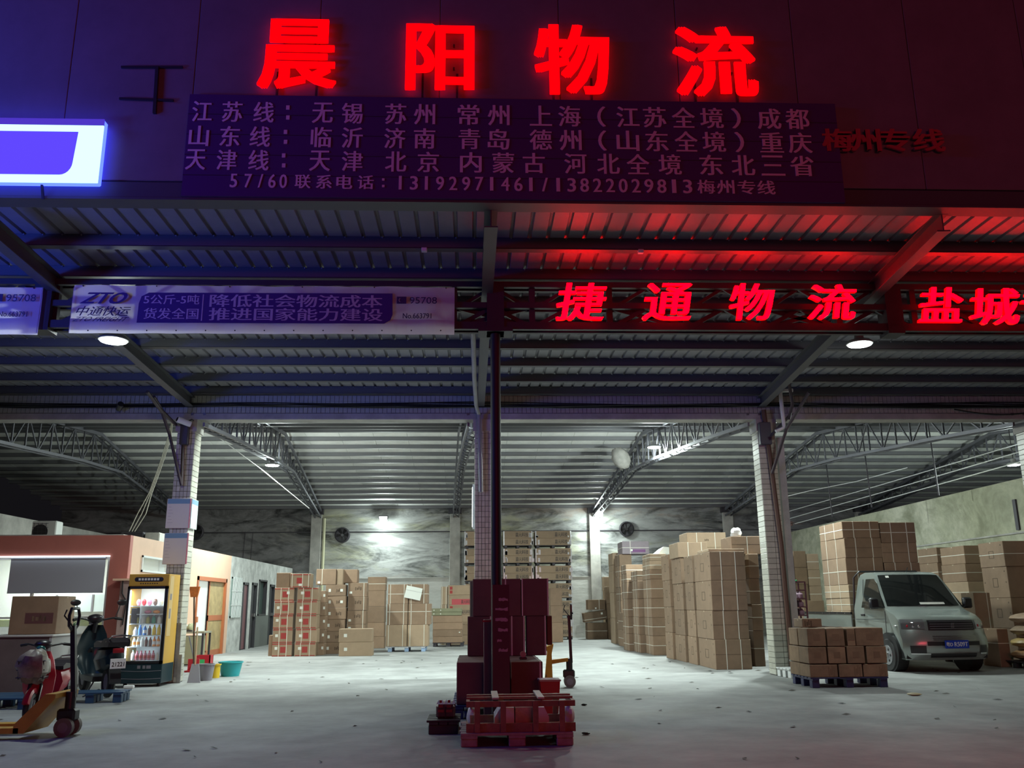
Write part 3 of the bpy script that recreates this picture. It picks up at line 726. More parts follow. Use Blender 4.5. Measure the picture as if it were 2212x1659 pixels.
# on the office roof
a = atY(66, 1161, 21); 
ac = thing('air_conditioner_unit', 'outdoor air conditioner unit standing on the office roof by the concrete wall', 'air conditioner', (a.x+.4, 21, ZO+.02))
b = atY(122, 1131, 21); z0 = ZO+.02; z1 = max(b.z, z0+.5)
MB().box(a.x, b.x, 21, 21.35, z0+.03, z1, b=.02).build('casing', mat('ac_casing', (.45,.46,.44), .5), ac)
MB().cyl((a.x+.2, 20.98, (z0+z1)/2), (a.x+.2, 21, (z0+z1)/2), .17, n=18).build('fan_opening', m_black, ac)
for k in range(5): MB().bar((a.x+.03, 20.97, z0+.08+k*.09), (a.x+.38, 20.97, z0+.08+k*.09), .008).build('guard_bar', m_steel_dk, ac)
for k in range(4): MB().bar((a.x+.06+k*.09, 20.97, z0+.05), (a.x+.06+k*.09, 20.97, z1-.05), .008).build('guard_bar', m_steel_dk, ac)
for dx in (.05, .55): MB().box(a.x+dx, a.x+dx+.08, 21, 21.3, z0, z0+.03).build('foot', m_steel_dk, ac)
for u0, u1, v0, lb_, m in ((258, 310, 1149, 'dark crate', m_steel_dk), (311, 345, 1150, 'grey block', m_plaster)):
    a = atY(u0, 1175, 22); b = atY(u1, v0, 22)
    o = MB().box(a.x, b.x, 22, 22.5, ZO+.02, max(b.z, ZO+.2), b=.02).build('roof_crate' if 'crate' in lb_ else 'concrete_block', m); tag(o, f'{lb_} lying on the office roof behind the tiled pillar', lb_.split()[1])
cb = thing('hanging_cables', 'bundle of pale cables hanging from the roof above the office', 'cable', atY(325, 1080, 21.5))
for k in range(3):
    pts = [Vector((atY(372, 925, 21.5).x, 21.5, 5.02+5.5*(ZR+.05-5.02)/(YR-YP)))] + [atY(u+k*3-3, v, 21.5) for u, v in ((366, 945), (352, 990), (338, 1030), (325, 1065), (300+k*6, 1110), (282+k*3, 1148))]
    MB().tube(pts, .012, 5).build('cable', mat('pale_cable', (.5,.48,.4), .6), cb)

# ================================================================ fridge of drinks
def bottle(x, y, z, h, r, liquid, cap, label, group, wrap=None):
    t = thing('drink_bottle', label, 'bottle', (x, y, z), group)
    MB().lathe([(r*.85, 0), (r, h*.03), (r, h*.55), (r*.9, h*.66), (r*.4, h*.84), (r*.38, h*.9)], (x, y, z), 10).build('bottle_body', liquid, t, True)
    MB().cyl((x, y, z+h*.9), (x, y, z+h), r*.42, n=8).build('cap', cap, t)
    if wrap: MB().lathe([(r*1.02, h*.2), (r*1.03, h*.22), (r*1.03, h*.5), (r*1.02, h*.52)], (x, y, z), 10).build('wrapper', wrap, t, True)
fy = 15.32
fa0, fa1 = atY(268, 1360, fy), atY(356, 1360, fy)
fx0, fx1 = fa0.x, fa1.x; fz1 = atY(320, 1240, fy).z
m_ora = mat('mustard_panel', (.56,.32,.05), .45)
m_fin = mat('fridge_lining', (.72,.80,.85), .4)
fr = thing('drinks_fridge', 'mustard upright glass-door drinks fridge standing against the tiled pillar', 'fridge', ((fx0+fx1)/2, fy, 0))
fd = .58; w = .03
MB().box(fx0, fx0+w, fy+.04, fy+fd, .06, fz1).box(fx1-w, fx1-.001, fy+.04, fy+fd, .06, fz1).build('cabinet_side', m_ora, fr)
MB().box(fx0+w, fx1-w, fy+fd-.03, fy+fd, .06, fz1).build('cabinet_back', m_fin, fr)
zd0, zd1 = .40, fz1-.24
MB().box(fx0+.0, fx1-.0, fy+.02, fy+fd, fz1-.20, fz1, b=.01).build('header', m_ora, fr)
zc = fz1-.085; xc = (fx0+fx1)/2
pl = [(xc-.2+.035*math.cos(t), zc+.035*math.sin(t)) for t in [math.pi/2+math.pi*k/8 for k in range(9)]] + [(xc+.2+.035*math.cos(t), zc+.035*math.sin(t)) for t in [-math.pi/2+math.pi*k/8 for k in range(9)]]
hd = MB().prism(pl, fy+.012, fy+.022).build('name_plate', m_blackp, fr)
for k in range(7): MB().box(xc-.17+k*.05, xc-.135+k*.05, fy+.008, fy+.012, zc-.018, zc+.018).build('worn_character', m_white, hd)
for k in range(8): MB().box(xc-.14+k*.038, xc-.12+k*.038, fy+.016, fy+.02, zc-.075, zc-.06).build('worn_character', m_blackp, fr)
dr = MB().box(fx0, fx0+.035, fy, fy+.035, zd0-.04, zd1+.04).box(fx1-.05, fx1, fy, fy+.035, zd0-.04, zd1+.04).box(fx0, fx1, fy, fy+.035, zd1, zd1+.04).box(fx0, fx1, fy, fy+.035, zd0-.04, zd0).build('door_frame', m_blackp, fr)
MB().box(fx0+.035, fx1-.05, fy+.01, fy+.015, zd0, zd1).build('pane', mat('fridge_glass', (.9,.95,1), .03, alpha=.10), dr)
MB().box(fx0, fx1, fy+.01, fy+fd, .05, zd0-.04, b=.01).build('base_panel', mat('teal_black_panel', (.012,.035,.045), .3), fr)
for z in (.13, .25): MB().tube([(fx0+.01+(fx1-fx0-.02)*i/8, fy+.005, z-.012*math.sin(math.pi*i/8)) for i in range(9)], .005, 5).build('base_line', m_grey, fr)
for x, wd in ((xc-.03, .035), (xc+.05, .03), (xc+.13, .05)): MB().box(x-wd, x+wd*.4, fy+.004, fy+.01, .28, .33).build('sticker', m_grey, fr)
for x in (fx0+.06, fx1-.06): MB().cyl((x, fy+.1, 0), (x, fy+.1, .05), .03, n=8).build('foot', m_black, fr)
MB().box(fx1, fx1+.003, fy+.08, fy+.26, fz1-1.0, fz1-.03).build('side_panel', mat('pale_mustard', (.60,.42,.18), .5), fr)
for z, h in ((fz1-.42, .10), (fz1-.72, .16)): MB().box(fx1+.003, fx1+.005, fy+.13, fy+.2, z, z+h).build('side_mark', m_grey, fr)
MB().box(fx0+.035, fx0+.05, fy+.03, fy+.05, zd0+.02, zd1-.02).build('door_light', emat('fridge_tube', (.75,.93,1), 5), fr)
l = lamp('fridge_light', 'AREA', (xc, fy+.10, zd1-.02), 5, (.75,.92,1), fx1-fx0-.15, (xc, fy+.3, 0), size_y=.1); l.parent = fr; l.location = Vector((xc, fy+.10, zd1-.02))-ORG[fr.name]
l = lamp('fridge_light', 'AREA', (fx0+.06, fy+.08, (zd0+zd1)/2), 7, (.75,.92,1), .05, (fx1, fy+.35, (zd0+zd1)/2), size_y=zd1-zd0-.1); l.parent = fr; l.location = Vector((fx0+.06, fy+.08, (zd0+zd1)/2))-ORG[fr.name]
shz = [zd0+.005, zd0+.22, zd0+.40, zd0+.585, zd0+.74, zd0+.87]
for z in shz[1:]: MB().box(fx0+.05, fx1-.05, fy+.06, fy+fd-.04, z-.012, z).build('shelf', m_fin, fr)
G = lambda n, c, **k: mat(n, c, .15, spec=.6, **k)
DR = [(0, 'red labelled', G('red_drink', (.5,.08,.10)), m_red, .17, 7), (1, 'orange capped', G('orange_drink', (.55,.22,.08)), mat('orange_cap', (.8,.25,.03), .4), .155, 0),
      (3, 'pale tea', G('pale_drink', (.5,.55,.35)), m_white, .13, 0)]
W0, W1 = fx0+.10, fx1-.10
def row(si, specs, y=fy+.13):
    n = len(specs)
    for i, (c, cap, h, nm, wr) in enumerate(specs):
        x = W0+(W1-W0)*(i+.5)/n
        bottle(x, y, shz[si]+.001, h, min(.032, (W1-W0)/n*.46), c, cap, f'{nm}, {("first","second","third","fourth","fifth","sixth","seventh")[i]} from the light tube on the {("bottom","second","third","fourth","fifth")[si]} shelf of the fridge', f'{nm}s in the fridge', wr)
blu, yel, grn, wht, pnk, brn, ora = (G('blue_drink', (.06,.22,.6)), G('yellow_drink', (.7,.5,.03)), G('green_drink', (.05,.35,.22)), G('milk_drink', (.7,.72,.7)), G('pink_drink', (.6,.2,.28)), G('cola_drink', (.10,.04,.03)), G('orange_juice', (.75,.28,.05)))
row(0, [(wht, grn, .16, 'green capped clear bottle', None)] + [(pnk, m_red, .15, 'pink drink bottle', m_red)]*5 + [(wht, m_white, .12, 'small clear bottle', None)])
row(1, [(wht, ora, .15, 'orange labelled clear bottle', ora)]*2 + [(wht, m_white, .15, 'clear water bottle', None)] + [(brn, m_red, .15, 'dark cola bottle', None)]*2 + [(ora, ora, .16, 'orange juice bottle', m_white)]*2)
row(2, [(wht, m_white, .13, 'white milk bottle', None), (blu, blu, .165, 'bright blue drink bottle', None), (blu, m_white, .16, 'white-capped blue bottle', m_white), (brn, m_red, .15, 'dark cola bottle', None)] + [(yel, yel, .165, 'yellow drink bottle', None)]*2)
row(3, [(G('tea_drink', (.45,.42,.12)), m_white, .13, 'amber tea bottle', None), (wht, m_white, .11, 'white milk bottle', None), (G('tea_drink', 0), grn, .13, 'green capped tea bottle', None), (grn, m_white, .14, 'green drink bottle', None), (wht, m_white, .14, 'tall clear bottle', None)])
bx = MB().box(fx0+.07, fx0+.16, fy+.05, fy+.2, shz[3]+.001, shz[3]+.25, b=.005).build('fridge_control_box', m_steel_dk); tag(bx, 'dark upright control box inside the fridge beside the upper shelves', 'box')
for i, (c, x, lb_) in enumerate(((pnk, .45, 'pink snack bag lying'), (ora, .75, 'orange snack bag standing'))):
    x = W0+(W1-W0)*x; o = MB().blob((x, fy+.16, shz[4]+.031), (.06,.05,.03), 10, 6, .06).build('snack_bag', c, None, True); tag(o, f'{lb_} on the fifth shelf of the fridge', 'snack bag')
for i in range(5):
    x = W0+(W1-W0)*(.08+i*.2); c = (pnk, m_red, pnk, brn, wht)[i]
    o = MB().blob((x, fy+.17, shz[5]+.056), (.034,.05,.055), 10, 6, .08).build('snack_bag', c, None, True); tag(o, ('pink snack bag at the light tube side', 'red snack bag second from the light tube', 'pink snack bag in the middle', 'dark snack bag fourth from the light tube', 'pale snack bag at the hinge side')[i]+' of the top fridge shelf', 'snack bag', 'snack bags on the top fridge shelf')

# ---- notices on the tiled pillar
m_not = mat('notice_white', (.72,.68,.72), .5); m_noth = mat('notice_blue', (.18,.33,.55), .5)
for v0, v1, lb_ in ((1077, 1141, 'upper'), (1151, 1219, 'lower')):
    a = atY(357, v1, YP-.03); b = atY(421, v0, YP-.03)
    x0, x1 = -5.41, -5.0
    t = thing('notice_board', f'{lb_} white notice panel with a blue header on the tiled pillar by the fridge', 'notice', ((x0+x1)/2, YP-.03, a.z), 'notices on the tiled pillar')
    MB().box(x0, x1, YP-.04, YP-.008, a.z, b.z, b=.004).build('panel', m_not, t)
    MB().box(x0+.01, x1-.01, YP-.043, YP-.04, b.z-.09, b.z-.005).build('header_strip', m_noth, t)
    for k in range(6): MB().box(x0+.03, x0+.08+.02*(k % 3), YP-.042, YP-.04, b.z-.15-k*.055, b.z-.145-k*.055).build('print_line', mat('faint_print', (.45,.42,.5), .6), t)
    MB().box(x1-.012, x1+.0, YP-.045, YP-.006, a.z, b.z).build('edge_strip', mat('pink_edge', (.75,.2,.3), .5), t)
    if v0 == 1077:
        MB().box(x1+.0, x1+.02, YP-.03, YP+.33, a.z, b.z).build('side_panel', mat('side_notice', (.55,.68,.68), .5), t)
        MB().box(x1+.02, x1+.023, YP-.02, YP+.32, b.z-.09, b.z-.01).build('header_strip', m_noth, t)
# ================================================================ bits beside the fridge
def gp(u, v): p = gnd(u, v); return p
def bucket(u, v, h, r0, r1, m, label, name='bucket', cat='bucket', handle=True):
    p = gp(u, v); p.y += r0
    t = thing(name, label, cat, p)
    MB().lathe([(r0, 0), (r1, h), (r1+.012, h), (r1+.012, h-.02), (r1-.006, h-.004), (r0-.008, .012)], p, 20).build('body', m, t, True)
    if handle: MB().tube([(p.x+r1*math.cos(a), p.y-.02, p.z+h-.02-.10*math.sin(a)) for a in [math.pi*k/10 for k in range(11)]], .005, 5).build('handle', m_chrome, t)
    return p
bucket(441, 1471, .28, .10, .135, m_grey, 'grey plastic bucket on the floor by the tiled pillar')
bucket(462, 1465, .24, .075, .085, mat('yellow_plastic', (.62,.42,.02), .4), 'yellow tub with a printed label beside the grey bucket', 'tub', 'tub')
p = gp(492, 1462)
bucket(492, 1462, .26, .16, .215, mat('teal_plastic', (.02,.33,.36), .4), 'teal plastic basin standing on the open floor beyond the yellow tub', 'basin', 'basin', False)
# red bin lying behind the buckets
p = gp(428, 1448); p.y += .35
t = thing('plastic_crate', 'red plastic crate behind the grey bucket', 'crate', p)
MB().box(p.x-.15, p.x+.16, p.y-.12, p.y+.12, 0, .02).box(p.x-.15, p.x-.13, p.y-.12, p.y+.12, 0, .28).box(p.x+.14, p.x+.16, p.y-.12, p.y+.12, 0, .28).box(p.x-.15, p.x+.16, p.y-.12, p.y-.1, 0, .28).box(p.x-.15, p.x+.16, p.y+.1, p.y+.12, 0, .28).build('body', m_red, t)
MB().box(p.x-.05, p.x+.05, p.y-.125, p.y-.119, .08, .2).build('green_label', mat('green_sticker', (.05,.4,.12), .5), t)
# broom, dustpan, spade, planks leaning on the pillar
t = thing('broom', 'long broom standing upside down with an orange brush head against the pillar', 'broom', gp(414, 1462))
a, b = gp(418, 1462), atY(402, 1290, YP+.4); b.x = -4.95
MB().cyl(a, b, .014, n=8).build('broomstick', mat('brown_stick', (.10,.06,.035), .6), t)
d = (b-a).normalized()
MB().add([b+Vector(q) for q in ((-.06,-.02,-.0),(.06,-.02,-.0),(.06,.02,-.0),(-.06,.02,-.0),(-.09,-.03,.18),(.09,-.03,.18),(.09,.03,.18),(-.09,.03,.18))], [(0,1,2,3),(7,6,5,4),(0,4,5,1),(1,5,6,2),(2,6,7,3),(3,7,4,0)]).build('brush_head', mat('orange_brush', (.62,.17,.03), .7, var=.3, scale=30), t)
t = thing('dustpan', 'dark red long-handled dustpan on the floor by the broom', 'dustpan', gp(412, 1452))
p = gp(412, 1452); MB().box(p.x-.12, p.x+.1, p.y-.03, p.y+.2, 0, .03).box(p.x-.12, p.x+.1, p.y+.17, p.y+.2, 0, .24).build('pan', m_red, t)
MB().cyl((p.x, p.y+.18, .2), Vector((-4.94, YP+.25, .75)), .012, n=8).build('handle', m_grey, t)
t = thing('spade', 'worn spade with a pale blade propped beside the dustpan', 'spade', gp(418, 1474))
a = gp(420, 1475); MB().add([a+Vector(q) for q in ((-.12,-.02,.0),(.1,-.02,.0),(.02,.1,.3),(-.1,.1,.3),(-.12,0,.0),(.1,0,.0),(.02,.12,.3),(-.1,.12,.3))], [(0,1,2,3),(7,6,5,4),(0,4,5,1),(1,5,6,2),(2,6,7,3),(3,7,4,0)]).build('blade', m_grey, t)
MB().cyl(a+Vector((-.04,.1,.28)), a+Vector((-.12,.35,.9)), .014, n=8).build('shaft', m_wood, t)
for i, (u0, u1, vt, lb_) in enumerate(((372, 384, 1330, 'tall grey plank'), (384, 393, 1345, 'narrow grey plank'), (391, 399, 1412, 'short pale board'))):
    a = gp((u0+u1)/2, 1474); x0, x1 = atY(u0, 1420, a.y).x, atY(u1, 1420, a.y).x; zt2 = atY(u0, vt, a.y+.1).z
    o = MB().add([(x0,a.y-.16,0),(x1,a.y-.16,0),(x1,a.y-.13,0),(x0,a.y-.13,0),(x0+.02,YP-.07,zt2),(x1+.02,YP-.07,zt2),(x1+.02,YP-.042,zt2),(x0+.02,YP-.042,zt2)], [(0,1,2,3),(7,6,5,4),(0,4,5,1),(1,5,6,2),(2,6,7,3),(3,7,4,0)]).build('plank', mat('weathered_plank', (.27,.26,.25), .8, var=.3, scale=7, rnd=.1))
    tag(o, f'{lb_} leaning on the foot of the tiled pillar', 'plank', 'planks leaning on the pillar')
# small table with plants by the doorway
p = gp(425, 1437); zt3 = .72
tb = thing('side_table', 'low cluttered table standing outside the orange-framed doorway', 'table', (p.x, p.y+.3, 0))
x0 = -6.93; x1 = atY(440, 1380, p.y).x
MB().box(x0, x1, p.y, p.y+.6, zt3-.04, zt3).build('tabletop', mat('table_board', (.30,.28,.20), .6), tb)
for x in (x0+.03, x1-.03):
    for y in (p.y+.03, p.y+.57): MB().box(x-.02, x+.02, y-.02, y+.02, 0, zt3-.04).build('leg', m_steel_dk, tb)
MB().box(x0+.06, x1-.1, p.y+.03, p.y+.5, .02, zt3-.1).build('cabinet_panel', mat('khaki_panel', (.30,.29,.18), .7), tb)
def plant(c, pot, r, h, label, leaf, n=26, seed=1, name='potted_plant', potm=None):
    rr = random.Random(seed); t = thing(name, label, 'plant', c)
    MB().lathe([(r*.7, 0), (r, pot), (r*1.1, pot), (r*1.1, pot-.02), (r*.9, pot-.01)], c, 14).build('pot', potm or m_white, t, True)
    for i in range(n):
        a = rr.uniform(0, 6.28); L = h*rr.uniform(.5, 1); o = rr.uniform(.15, .7)
        p0 = Vector(c)+Vector((0,0,pot-.02)); p1 = p0+Vector((math.cos(a)*o*L*.5, math.sin(a)*o*L*.5, L*.7)); p2 = p0+Vector((math.cos(a)*o*L*1.1, math.sin(a)*o*L*1.1, L*(1-o*.25)))
        s = Vector((-math.sin(a), math.cos(a), 0))*rr.uniform(.012, .03)
        MB().add([p0-s*.2, p0+s*.2, p1+s, p1-s, p2], [(0,1,2,3), (3,2,4)]).build('leaf', leaf, t)
m_leaf = mat('dark_leaf', (.03,.10,.045), .5, rnd=.3); m_leaf2 = mat('fresh_leaf', (.06,.25,.09), .5, rnd=.3)
plant((x0+.14, p.y+.15, zt3), .11, .055, .26, 'leafy plant in a yellow pot on the cluttered table', m_leaf2, 22, 3, potm=mat('yellow_plastic', (.62,.42,.02), .4))
for i, (dx, lb_, c) in enumerate(((.36, 'large', (.6,.62,.55)), (.52, 'small', (.5,.5,.3)))):
    o = MB().blob((x0+dx, p.y+.25, zt3+.085), (.11-.03*i, .1, .09), 12, 7, .15).build('plastic_bag', mat(f'bag_film_{i}', c, .3), None, True); tag(o, f'{lb_} crumpled pale plastic bag on the cluttered table', 'bag')
o = MB().cyl((x0+.2, p.y+.1, zt3), (x0+.2, p.y+.1, zt3+.001), .001).box(x0+.28, x0+.62, p.y+.02, p.y+.1, zt3+.0, zt3+.03).build('tool_bar', m_steel_dk); tag(o, 'dark bar lying along the edge of the cluttered table', 'tool')
# utility cupboard at the office corner with a ledge
t = thing('utility_cupboard', 'tall grey-pink cupboard with a jutting ledge at the office corner behind the fridge', 'cupboard', (-7.2, YO-.3, 0))
a = atY(256, 1300, YO-.3); b = atY(292, 1254, YO-.3)
MB().box(a.x, b.x+.05, YO-.3, YO-.01, 0, b.z, b=.01).build('body', mat('faded_pink_paint', (.36,.24,.22), .7, var=.3, scale=3), t)
MB().box(a.x-.14, b.x+.06, YO-.34, YO-.01, b.z, b.z+.04).build('ledge', m_peach, t)
MB().tube([(a.x+.05, YO-.31, b.z), (a.x+.06, YO-.31, b.z-.25), (a.x+.16, YO-.31, b.z-.4), (a.x+.12, YO-.31, b.z-.85)], .012, 5).build('wire', m_black, t)
MB().box(a.x-.02, b.x, YO-.31, YO-.3, .5, .56).build('slot', m_black, t)
t = MB().tube([(fx0-.2, fy+.1, .02), (fx0, fy-.15, .02), (fx0+.2, fy-.1, .02), (fx0+.3, fy-.22, .02), (fx0+.12, fy-.28, .02), (fx0+.05, fy-.2, .02)], .012, 5).build('power_cable', m_black); tag(t, 'loose black power cable on the floor before the fridge', 'cable')
o = MB().box(fx0+.18, fx0+.34, fy-.3, fy-.24, .0, .05, b=.01).build('power_strip', m_white); tag(o, 'white power strip on the floor before the fridge', 'power strip')

# ================================================================ pallets and pallet trucks
def pallet(label, loc, w, d, m, rz=0, h=.13, group=None, runners=3, mb_=None, slats=6, deep=True):
    t = thing('pallet', label, 'pallet', loc, group, rz, True)
    sl = MB().box(-w/2, w/2, -d/slats*.40, d/slats*.40, 0, .02, b=.003).mesh('deck_slat', m)
    for k in range(slats): put('deck_slat', sl, t, (0, -d/2+d*(k+.5)/slats, h-.02))
    bk = MB().box(-.055, .055, -.06, .06, 0, h-.04, b=.006).mesh('block', mb_ or m)
    for i in range(3):
        x = (-w/2+.075, 0, w/2-.075)[i]
        for y in (-d/2+.07, 0, d/2-.07): put('block', bk, t, (x, y, 0))
        MB().box(x-.05, x+.05, -d/2, d/2, h-.04, h-.02).build('stringer', m, t, local=True)
    return t
m_yel = mat('yellow_enamel', (.50,.27,.03), .4, .1, var=.25, scale=4)
def pallet_truck(label, loc, rz, lean=0, fork_l=1.1, loop=True):
    t = thing('pallet_truck', label, 'pallet truck', loc, None, rz, True)
    for s in (-1, 1):
        MB().add([(x, s*.18+w_*.08, z) for x, z0, z1 in ((.0,.06,.11),(fork_l-.1,.06,.11),(fork_l,.06,.085)) for w_, z in ((-1,z0),(1,z0),(1,z1),(-1,z1))],
                 [(0,3,2,1),(8,9,10,11)]+[(4*i+k, 4*i+(k+1)%4, 4*i+4+(k+1)%4, 4*i+4+k) for i in (0,1) for k in range(4)]).build('fork', m_yel, t, local=True)
        MB().cyl((fork_l-.15, s*.18-.05, .04), (fork_l-.15, s*.18+.05, .04), .04, n=12).build('load_roller', m_grey, t, local=True)
        w = MB().cyl((-.36, s*.09-.03, .09), (-.36, s*.09+.03, .09), .09, n=18).build('steer_wheel', mat('grey_tyre', (.16,.15,.14), .6), t, True, True)
        MB().cyl((-.36, s*.09-.034, .09), (-.36, s*.09+.034, .09), .05, n=14).build('hub', m_grey, w, True, True)
    if loop: MB().prism([(.05,.06),(.05,.14),(-.22,.42),(-.32,.42),(-.32,.38),(-.05,.06)], -.26, .26, 'y').build('frame_plate', m_yel, t, local=True)
    else: MB().prism([(-.10,.06),(.03,.06),(-.02,.52),(.0,.60),(-.12,.64),(-.09,.5)], -.16, .16, 'y').prism([(-.06,.40),(-.34,.43),(-.34,.38),(-.06,.34)], -.05, .05, 'y').build('frame_plate', m_yel, t, local=True)
    for s in (-.14, .14): MB().box(.0, .012, s-.05, s+.05, .16, .2).build('frame_slot', m_black, t, local=True)
    MB().cyl((-.36,0,.12), (-.36,0,.42), .05, n=12).build('pump_body', m_blackp, t, True, True)
    MB().box(-.44, -.26, -.07, .07, .14, .26, b=.02).build('pump_block', m_blackp, t, local=True)
    top = Vector((-.40-lean, 0, 1.06))
    MB().bar((-.39,0,.36), top, .045, .05).build('handle_shaft', m_blackp, t, local=True)
    if loop: MB().tube([top+Vector((a,b,c)) for a,b,c in ((0,0,-.06),(0,.10,0),(0,.12,.1),(0,.08,.17),(0,-.08,.17),(0,-.12,.1),(0,-.10,0))], .016, 7, True).build('handle_loop', m_blackp, t, True, True)
    MB().tube([top+Vector((0,.03,.0)), top+Vector((.08,.05,.1)), top+Vector((.06,.05,.16))], .008, 5).build('release_lever', m_black, t, local=True)
    return t
p = gp(160, 1598)
pallet_truck('yellow hand pallet truck with a black handle beside the parked scooters', (p.x-.55, p.y+.28, 0), math.pi, -.09, 1.2)
p = gp(1234, 1487)
pallet_truck('yellow hand pallet truck with upright black handle beside the stacked load', (p.x-.36, p.y+.22, 0), math.radians(176), -.03, 1.0, False)
o = bpy.data.objects['pallet_truck.001']
MB().prism([(-.06,0),(.06,0),(.075,.12),(.07,.22),(.045,.24),(.03,.1),(-.03,.1),(-.045,.24),(-.07,.22),(-.075,.12)], -.42, -.39, 'x', Matrix.Translation((0,0,1.0))).build('handle_loop', m_blackp, o, local=True)

# blue plastic pallets by the scooters
m_bluep = mat('blue_plastic', (.015,.06,.13), .5)
p = gp(195, 1520); pallet('blue plastic pallet on the floor in front of the dark scooter', (p.x-.05, p.y+.24, 0), .85, .45, m_bluep, .1, .14, slats=3)
p = gp(10, 1535); pallet('blue plastic pallet behind the pallet truck forks', (p.x-.2, p.y+.5, 0), .9, .9, m_bluep, .0, .14)
o = MB().box(0,.05,0,.05,0,.07, b=.004).build('small_packet', m_white); q = gp(36, 1497); o.location = (q.x, q.y+.25, .14); tag(o, 'small white and blue packet on the blue pallet by the forks', 'packet')

# large wrapped crate with a pale top, and the carton on it
Yc = 14.3
a = atY(-40, 1492, Yc); b = atY(112, 1376, Yc)
t = thing('wrapped_crate', 'big shaded crate with a pale flat top beneath a lone carton', 'crate', ((a.x+b.x)/2, Yc, .0))
MB().box(a.x, b.x, Yc, Yc+1.15, 0, b.z, b=.015).build('crate_body', mat('dull_maroon_board', (.16,.12,.12), .7, var=.25, scale=2), t)
MB().box(a.x-.02, b.x+.03, Yc-.03, Yc+1.2, b.z, b.z+.035, b=.01).build('crate_top', mat('pale_foam', (.52,.51,.50), .7), t)
MB().box(b.x-.03, b.x+.01, Yc-.01, Yc+1.1, .05, b.z).build('corner_film', mat('pale_film', (.40,.40,.40), .3), t)
CRT = (a.x, b.x, b.z+.035)

